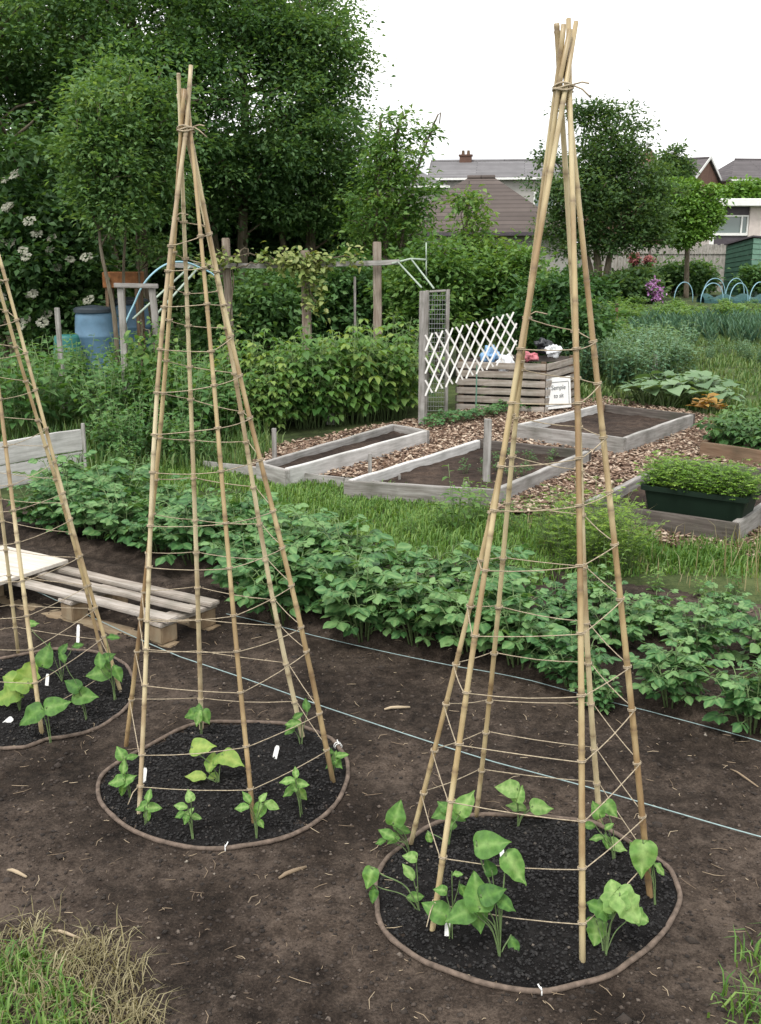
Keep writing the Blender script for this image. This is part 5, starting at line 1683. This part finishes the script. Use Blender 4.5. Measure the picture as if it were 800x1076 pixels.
shrub('rounded fresh green shrub beside the canes of the right wigwam', 540, 14.0, [(545, 275, .34, .25), (540, 295, .5, .4), (552, 320, .5, .4), (525, 300, .4, .4)], 'shrub', 52)
shrub('green shrub right of the light airy tree, above the lattice trellis', 460, 13.6, [(462, 272, .33, .30), (470, 295, .5, .4), (455, 320, .5, .4), (435, 300, .4, .4)], 'shrub', 53)
shrub('dark green shrub low behind the compost bin', 575, 13.2, [(575, 320, .5, .42), (560, 345, .5, .3), (600, 335, .45, .3)], 'nettle', 54, n=90)  # darker leaf colour than the other shrubs

# dark tree and bright round tree at right
def dark_tree():
    Y = 36.0
    X = lambda a, b_: W(a, b_, Y)
    b = X(632, 300); blobs = []
    for a, b_, rx, rz in ((632, 150, 1.35, 1.1), (625, 195, 2.0, 1.2), (660, 190, 1.4, 1.1), (605, 215, 1.3, 1.0), (650, 230, 1.9, 1.0), (580, 165, .45, .35), (668, 150, .5, .6), (620, 120, .8, .45), (690, 215, 1.0, .9), (650, 118, .5, .35), (585, 235, .6, .5), (605, 250, 1.1, .6), (680, 240, 1.0, .7), (655, 255, 1.3, .5), (570, 205, .5, .3)):
        p = X(a, b_); blobs.append(((p.x, Y, p.z), (rx, rx * .85, rz)))
    tree('tree', 'dark spreading tree behind the tip half of the right wigwam, on two leaning trunks', (b.x, Y), 7, blobs, 390, 70, .45, .15, .08, 'tree_olive',
         [([(b.x, Y, -.1), X(628, 275), X(625, 240), X(628, 150)], .17), ([(b.x + .15, Y, -.1), X(640, 272), X(655, 245), X(665, 180)], .13), ([(b.x - .2, Y, -.1), X(620, 278), X(608, 250), X(600, 200)], .10)], 55, None, limb_r=.05)
dark_tree()
def round_tree():
    Y = 39.0
    X = lambda a, b_: W(a, b_, Y)
    b = X(722, 300); blobs = []
    for a, b_, rx, rz in ((722, 222, 1.15, 1.15), (705, 215, .9, .9), (735, 230, .75, .75), (716, 245, .9, .4)):
        p = X(a, b_); blobs.append(((p.x, Y, p.z), (rx, rx * .9, rz)))
    tree('tree', 'clipped round bright green tree in front of the brick house', (b.x, Y), 4, blobs, 200, 85, .30, .15, .085, 'tree_lime',
         [([(b.x, Y, -.1), X(722, 270), X(720, 240), X(722, 210)], .11)], 56, None, limb_r=.03, shell=.8)
round_tree()
def far_bush(label, px, py, Y, rx, rz, mat, seed, n=60, L=.18, wd=.10, name='garden_bush', per=60, cr=.34):
    p = W(px, py, Y)
    tree(name, label, (p.x, Y), 2, [((p.x, Y, p.z), (rx, rx * .7, rz)), ((p.x + rx * .4, Y - .2, p.z - rz * .2), (rx * .6, rx * .5, rz * .7))], n, per, cr, L, wd, mat,
         [([(p.x, Y, -.05), (p.x, Y, p.z * .5), (p.x, Y, p.z + rz * .3)], .05)], seed, 'bushes along the far fence', 'bush', limb_r=.018)
far_bush('dark green bush before the grey fence under the bright round tree', 708, 291, 41.5, .85, .62, 'nettle', 81, n=70)
far_bush('dark green bush before the grey fence left of the green shed', 731, 292, 41.5, .75, .55, 'tree_mid', 82, n=70)
far_bush('low bush at the foot of the dark spreading tree', 650, 302, 35.0, .9, .45, 'tree_olive', 83, n=55)
far_bush('low olive bush left of the purple flowers', 668, 300, 35.5, .8, .5, 'tree_olive', 84, n=55)
far_bush('small bush in front of the green shed at the right edge', 800, 293, 40.3, .8, .55, 'nettle', 85, n=50)
far_bush('low green bush behind the canes of the right wigwam', 600, 305, 33.0, 1.1, .6, 'nettle', 86, n=60)
far_bush('yellow green garden bush above the flat roof at the right edge', 785, 203, 72.0, 1.9, .7, 'tree_lime', 87, n=90, L=.3, wd=.18, cr=.6)
far_bush('pale green garden bush at the right picture edge above the flat roof', 808, 203, 73.0, 1.6, .75, 'shrub', 88, n=80, L=.3, wd=.18, cr=.6)
far_bush('thin dark bush in front of the brick house roof', 704, 187, 70.0, 1.35, 1.7, 'tree_olive', 89, n=110, L=.3, wd=.17, cr=.55)
def flowering(label, px, py, Y, r, mat, seed, cat='flowering bush'):
    rs = random.Random(seed); p = W(px, py, Y)
    root = empty('flowering_bush', (p.x, Y, 0), 0, label, cat)
    lf = Leaves(); l2 = Leaves(); mb = MB()
    for i in range(22):
        c = p + Vector((rs.gauss(0, r * .45), rs.gauss(0, r * .35), rs.gauss(0, r * .5)))
        mb.tube([Vector((p.x, Y, 0)), (Vector((p.x, Y, 0)) + c) / 2 + Vector((0, 0, .05)), c], [.02, .012, .006], 5)
        for k in range(30):
            q = c + Vector((rs.gauss(0, .06), rs.gauss(0, .06), rs.gauss(0, .06)))
            lf.add(4, q, (rs.gauss(0,1), rs.gauss(0,1), rs.gauss(0,1)), (rs.gauss(0,.5), -.5, .8), .10, .08, rs.random())
        for k in range(16):
            q = c.lerp(Vector((p.x, Y, .1)), rs.random() * .8) + Vector((rs.gauss(0, .12), rs.gauss(0, .1), rs.gauss(0, .08)))
            l2.add(4, q, (rs.gauss(0,1), rs.gauss(0,1), rs.gauss(0,.5)), (rs.gauss(0,.5), -.3, 1), .13, .07, rs.random())
    lf.build('blossom', M[mat], root, False); l2.build('foliage', M['nettle'], root, False); mb.build('stem', M['bark'], root)
flowering('purple flowering bush in the distance left of the blue hoops', 689, 308, 34.5, .34, 'flower_purple', 5)
flowering('red climbing rose against the grey fence, right of the dark tree trunks', 682, 274, 44.2, .18, 'flower_red', 6, 'rose')
flowering('pinkish red rose on the grey fence, left of the other rose', 667, 273, 44.3, .15, 'flower_red', 7, 'rose')

# ------------------------------------------------------------------ fence, shed, bungalow, houses
def far_fence():
    Y = 45.0
    xs = [W(px, 258, Y).x for px in (560, 601, 642, 683, 724, 765)]
    h = W(700, 257, Y).z
    root = empty('garden_fence', ((xs[0] + xs[-1]) / 2, Y, 0), 0, 'long pale grey wooden fence at the back of the allotments', 'fence')
    for a_, b_ in zip(xs, xs[1:]):
        n = 12
        mb = MB()
        for k in range(n):
            x0 = a_ + .06 + (b_ - a_ - .12) * k / n; wv = (b_ - a_ - .12) / n
            hh = h + random.uniform(-.03, .03)
            mb.box((x0 + wv / 2, Y + .01 * (k % 2), hh / 2), (wv - .012, .018, hh))
        for z in (.4, h - .35): mb.box(((a_ + b_) / 2, Y - .035, z), (b_ - a_ - .12, .04, .08))
        mb.build('panel', M['fence'], root)
    for x in xs:
        mb = MB(); mb.box((x, Y, h / 2 + .03), (.11, .11, h + .06)); mb.build('post', M['dark_wood'], root, bevel=.01)
far_fence()
def shed():
    Y = 42.0
    a_, c_, b_ = W(764, 258, Y), W(792, 250, Y - 1.2), W(830, 253, Y - .4)
    root = empty('garden_shed', (c_.x, Y, 0), 0, 'dark green wooden garden shed at the right edge by the grey fence', 'shed')
    def wall(p, q, mat, zp, zq, nm, boards=11):
        mb = MB(); d = Vector((q.x - p.x, q.y - p.y, 0)); o = Vector((d.y, -d.x, 0)).normalized() * .02
        if o.y > 0: o = -o
        for k in range(boards):
            f0, f1 = k / boards, (k + 1) / boards - .004
            P0, Q0 = Vector((p.x, p.y, zp * f0)), Vector((q.x, q.y, zq * f0)); P1, Q1 = Vector((p.x, p.y, zp * f1)), Vector((q.x, q.y, zq * f1))
            mb.add([P0 + o * 1.5, Q0 + o * 1.5, Q1 + o * .5, P1 + o * .5, P0 - o, Q0 - o, Q1 - o, P1 - o], [(0,1,2,3),(7,6,5,4),(0,4,5,1),(3,2,6,7),(0,3,7,4),(1,5,6,2)])
        mb.build(nm, mat, root)
    wall(a_, c_, M['greenpaint'], a_.z, c_.z, 'side_wall'); wall(c_, b_, M['green_pale'], c_.z, b_.z, 'front_wall')
    e_ = a_ + (b_ - c_)
    mb = MB(); top = [a_, c_, b_, Vector((e_.x, e_.y, b_.z - .2))]
    cen = sum(top, Vector()) / 4
    tv = [p + (p - cen).normalized() * .12 for p in top]; 
    mb.add([v + Vector((0,0,.02)) for v in tv] + [v + Vector((0,0,.08)) for v in tv], [(3,2,1,0),(4,5,6,7),(0,1,5,4),(1,2,6,5),(2,3,7,6),(3,0,4,7)])
    mb.build('roof', M['panel_dark'], root)
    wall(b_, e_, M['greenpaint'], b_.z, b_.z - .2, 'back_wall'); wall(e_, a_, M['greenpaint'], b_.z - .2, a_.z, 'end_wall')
shed()

def bungalow():
    Y = 58.0
    X = lambda px: W(px, 230, Y).x
    Z = lambda py: W(780, py, Y).z
    x0, x1 = X(747), X(880)
    root = empty('flat_roofed_bungalow', ((x0 + x1) / 2, Y + 4, 0), 0, 'white flat roofed bungalow with a wide window behind the green shed', 'bungalow')
    mb = MB(); zt = Z(217)
    def bx(xa, xb, ya, yb, za, zb): mb.box(((xa+xb)/2, (ya+yb)/2, (za+zb)/2), (xb-xa, yb-ya, zb-za))
    xa, xb = X(752), X(788)
    bx(x0, xa, Y, Y + 8, 0, zt); bx(xb, x1, Y - .0, Y + 8, 0, zt); bx(xa + .002, xb - .002, Y + .3, Y + 8, 0, zt)
    mb.build('wall', M['render_pink'], root)
    mb = MB(); bx(x0 - .3, x1, Y - .5, Y + 8.3, zt + .003, Z(209)); mb.build('roof', M['white_paint'], root, bevel=.03)
    mb = MB(); bx(xa + .004, xb - .004, Y + .18, Y + .297, Z(225.5), zt - .003); bx(xa + .004, xb - .004, Y + .18, Y + .297, 0, Z(248)); mb.build('cladding', M['panel_dark'], root)
    mb = MB(); za, zb = Z(247.5), Z(226)
    bx(xa + .01, xb - .01, Y + .10, Y + .29, za, za + .14); bx(xa + .01, xb - .01, Y + .10, Y + .29, zb - .08, zb)
    for xx in (xa + .01, X(780), xb - .09): bx(xx, xx + .08, Y + .10, Y + .29, za + .142, zb - .082)
    wn = mb.build('window', M['white_paint'], root)
    mb = MB(); bx(xa + .095, X(780) - .004, Y + .2, Y + .22, za + .145, zb - .085); bx(X(780) + .085, xb - .095, Y + .2, Y + .22, za + .145, zb - .085); mb.build('pane', M['glass'], wn)
    mb = MB(); bx(x0 + .01, xa - .01, Y - .03, Y - .002, 0, zt - .004); mb.build('corner_board', M['white_paint'], root)
bungalow()

def house(label, cx, Y, rot, L, D, eave, ridge, wall_mat, roof_mat, hip=0.0, chimneys=(), wins=(), gable_mat=None, name='house', gut='white_paint'):
    root = empty(name, (cx, Y, 0), rot, label, 'house', None)
    mw = Matrix.Translation((cx, Y, 0)) @ Matrix.Rotation(rot, 4, 'Z')
    def fin(mb, nm, mat, par=root, bevel=0):
        o = mb.build(nm, mat, None, bevel=bevel); o.matrix_basis = mw; return setpar(o, par)
    l, d = L / 2, D / 2
    mb = MB()
    vs = [(-l,-d,0),(l,-d,0),(l,d,0),(-l,d,0),(-l,-d,eave),(l,-d,eave),(l,d,eave),(-l,d,eave)]
    fs = [(0,1,5,4),(1,2,6,5),(2,3,7,6),(3,0,4,7)]
    mb.add(vs, fs); fin(mb, 'wall', wall_mat)
    if not hip:
        for s in (-1, 1):
            g = MB(); g.add([(s*l,-d,eave+.002),(s*l,d,eave+.002),(s*l,0,ridge-.05)], [(0,1,2)]); fin(g, 'gable', gable_mat or wall_mat)
            bb_ = MB()
            for q in (-1, 1):
                a, b = Vector((s*(l+.22), q*(d+.35), eave-.30)), Vector((s*(l+.22), 0, ridge - .06))
                bb_.add([a, b, b + Vector((0,0,.26)), a + Vector((0,0,.26)), a + Vector((s*.04,0,0)), b + Vector((s*.04,0,0)), b + Vector((s*.04,0,.26)), a + Vector((s*.04,0,.26))], [(0,1,2,3),(7,6,5,4),(0,4,5,1),(3,2,6,7),(0,3,7,4)])
            fin(bb_, 'bargeboard', M['white_paint'])
    for q in (-1, 1):
        r_ = MB(); th = Vector((0, 0, .12))
        e = .4
        sl = (ridge - eave) / d
        a, b = Vector((-(l+.2), q*(d+e), eave - e*sl)), Vector((l+.2, q*(d+e), eave - e*sl))
        c, f = Vector((l+.2 - hip, 0, ridge)), Vector((-(l+.2) + hip, 0, ridge))
        # local frame on the slope so that the courses of tiles lie along it
        ex_ = Vector((1,0,0)); ey_ = (f - a); ey_.x = 0; ey_.normalize(); ez_ = ex_.cross(ey_)
        m = Matrix(((ex_.x, ey_.x, ez_.x, a.x), (ex_.y, ey_.y, ez_.y, a.y), (ex_.z, ey_.z, ez_.z, a.z), (0,0,0,1)))
        inv = m.inverted()
        pts = [inv @ p for p in (a, b, c, f)] + [inv @ (p - th) for p in (a, b, c, f)]
        r_.add(pts, [(0,1,2,3),(7,6,5,4),(0,4,5,1),(1,5,6,2),(2,6,7,3),(3,7,4,0)])
        o = r_.build('roof', roof_mat, None); o.matrix_basis = mw @ m; setpar(o, root)
        gt = MB(); gt.box((0, q*(d+e+.06), eave - e*sl - .02), (L + .4, .12, .14)); fin(gt, 'gutter', M[gut])
    if hip:
        for s in (-1, 1):
            e = .4; sl = (ridge - eave) / d
            a, b, c = Vector((s*(l+.2), -(d+e), eave - e*sl)), Vector((s*(l+.2), d+e, eave - e*sl)), Vector((s*(l+.2-hip), 0, ridge))
            ex_ = Vector((0,1,0)); ey_ = (c - (a+b)/2).normalized(); ez_ = ex_.cross(ey_)
            m = Matrix(((ex_.x, ey_.x, ez_.x, a.x), (ex_.y, ey_.y, ez_.y, a.y), (ex_.z, ey_.z, ez_.z, a.z), (0,0,0,1))); inv = m.inverted()
            r_ = MB(); r_.add([inv @ p for p in (a, b, c)] + [inv @ (p - Vector((0,0,.1))) for p in (a, b, c)], [(0,1,2),(5,4,3),(0,3,4,1),(1,4,5,2),(2,5,3,0)])
            o = r_.build('roof', roof_mat, None); o.matrix_basis = mw @ m; setpar(o, root)
    rg = MB(); rg.tube([(-(l+.2)+hip, 0, ridge+.02), (l+.2-hip, 0, ridge+.02)], .10, 8); fin(rg, 'ridge_tiles', roof_mat)
    for x, s, hgt in chimneys:
        c = MB(); c.box((x, .0, ridge + hgt/2 - .25), (s, s*.7, hgt + .5)); c.box((x, 0, ridge + hgt + .06), (s*1.15, s*.85, .10)); o = fin(c, 'chimney', M['brick'])
        p = MB()
        for dx in (-s*.22, s*.22): p.tube([(x+dx, 0, ridge + hgt + .11), (x+dx, 0, ridge + hgt + .42)], [.13, .10], 9)
        fin(p, 'chimney_pot', M['brown_wood'], o)
    for side, u, z, w_, h_ in wins:
        f_ = MB(); g = MB()
        if side == 'front':
            y = -d
            for (ax, az, sx, sz) in ((0, h_/2, w_, .1), (0, -h_/2, w_, .1), (-w_/2+.05, 0, .1, h_-.202), (w_/2-.05, 0, .1, h_-.202), (0, 0, .07, h_-.202)): f_.box((u+ax, y-.03, z+az), (sx, .1, sz))
            g.box((u, y - .008, z), (w_ - .2, .012, h_ - .2))
        else:
            x = l if side == 'right' else -l
            for (ay, az, sy, sz) in ((0, h_/2, w_, .1), (0, -h_/2, w_, .1), (-w_/2+.05, 0, .1, h_-.202), (w_/2-.05, 0, .1, h_-.202)): f_.box((x + math.copysign(.03, x), u+ay, z+az), (.1, sy, sz))
            g.box((x + math.copysign(.008, x), u, z), (.012, w_ - .2, h_ - .2))
        o = fin(f_, 'window', M['white_paint']); fin(g, 'pane', M['glass'], o)
    return root
# long grey roofed house, brown hipped bungalow, brick gable, right hand house
h1 = W(517, 190, 80)
house('long grey roofed house with a dark red gable and white eaves, seen above the shrubs', h1.x + .9, 80, R(-7), 10.6, 7.0, W(515, 189, 80).z, W(515, 169, 80).z, M['render_grey'], M['tile_grey'], chimneys=((-2.9, .9, .35),), wins=(('front', -3.2, 5.3, 1.6, 1.1), ('front', 0, 5.3, 1.6, 1.1), ('front', 3.0, 5.3, 1.6, 1.1)), gable_mat=M['red_board'])
h2 = W(506, 215, 42)
house('low bungalow with a brown hipped tile roof behind the fresh green shrubs', h2.x + .35, 46, R(-8), 7.6, 7.2, W(506, 240, 44).z, W(506, 187, 46).z, M['render_grey'], M['tile_brown'], hip=3.4, name='hipped_bungalow', gut='panel_dark')
h3 = W(712, 190, 92)
house('brick house with a white edged gable end and one small white window', h3.x - 1.8, 93, R(-38), 9.5, 7.2, W(735, 194, 90).z, W(745, 166, 90).z, M['brick'], M['tile_dark'], chimneys=((-.6, 1.0, .5),), wins=(('right', -.6, 5.75, 1.25, 1.25),))
h4 = W(812, 190, 95)
house('house with a plain dark roof at the right picture edge', h4.x - .9, 95, R(6), 9.5, 8.0, W(800, 189, 93).z, W(800, 168, 95).z, M['render_pink'], M['tile_dark'], hip=2.2, wins=(('front', -2.5, 5.6, 1.6, 1.2), ('front', 1.5, 5.6, 1.6, 1.2)))
h5 = W(438, 200, 78)
house('small grey roofed house half hidden by the light airy tree', h5.x - 2.0, 76, R(10), 6.5, 7.0, W(440, 196, 76).z, W(440, 170, 76).z, M['render_grey'], M['tile_grey'], hip=2.5)
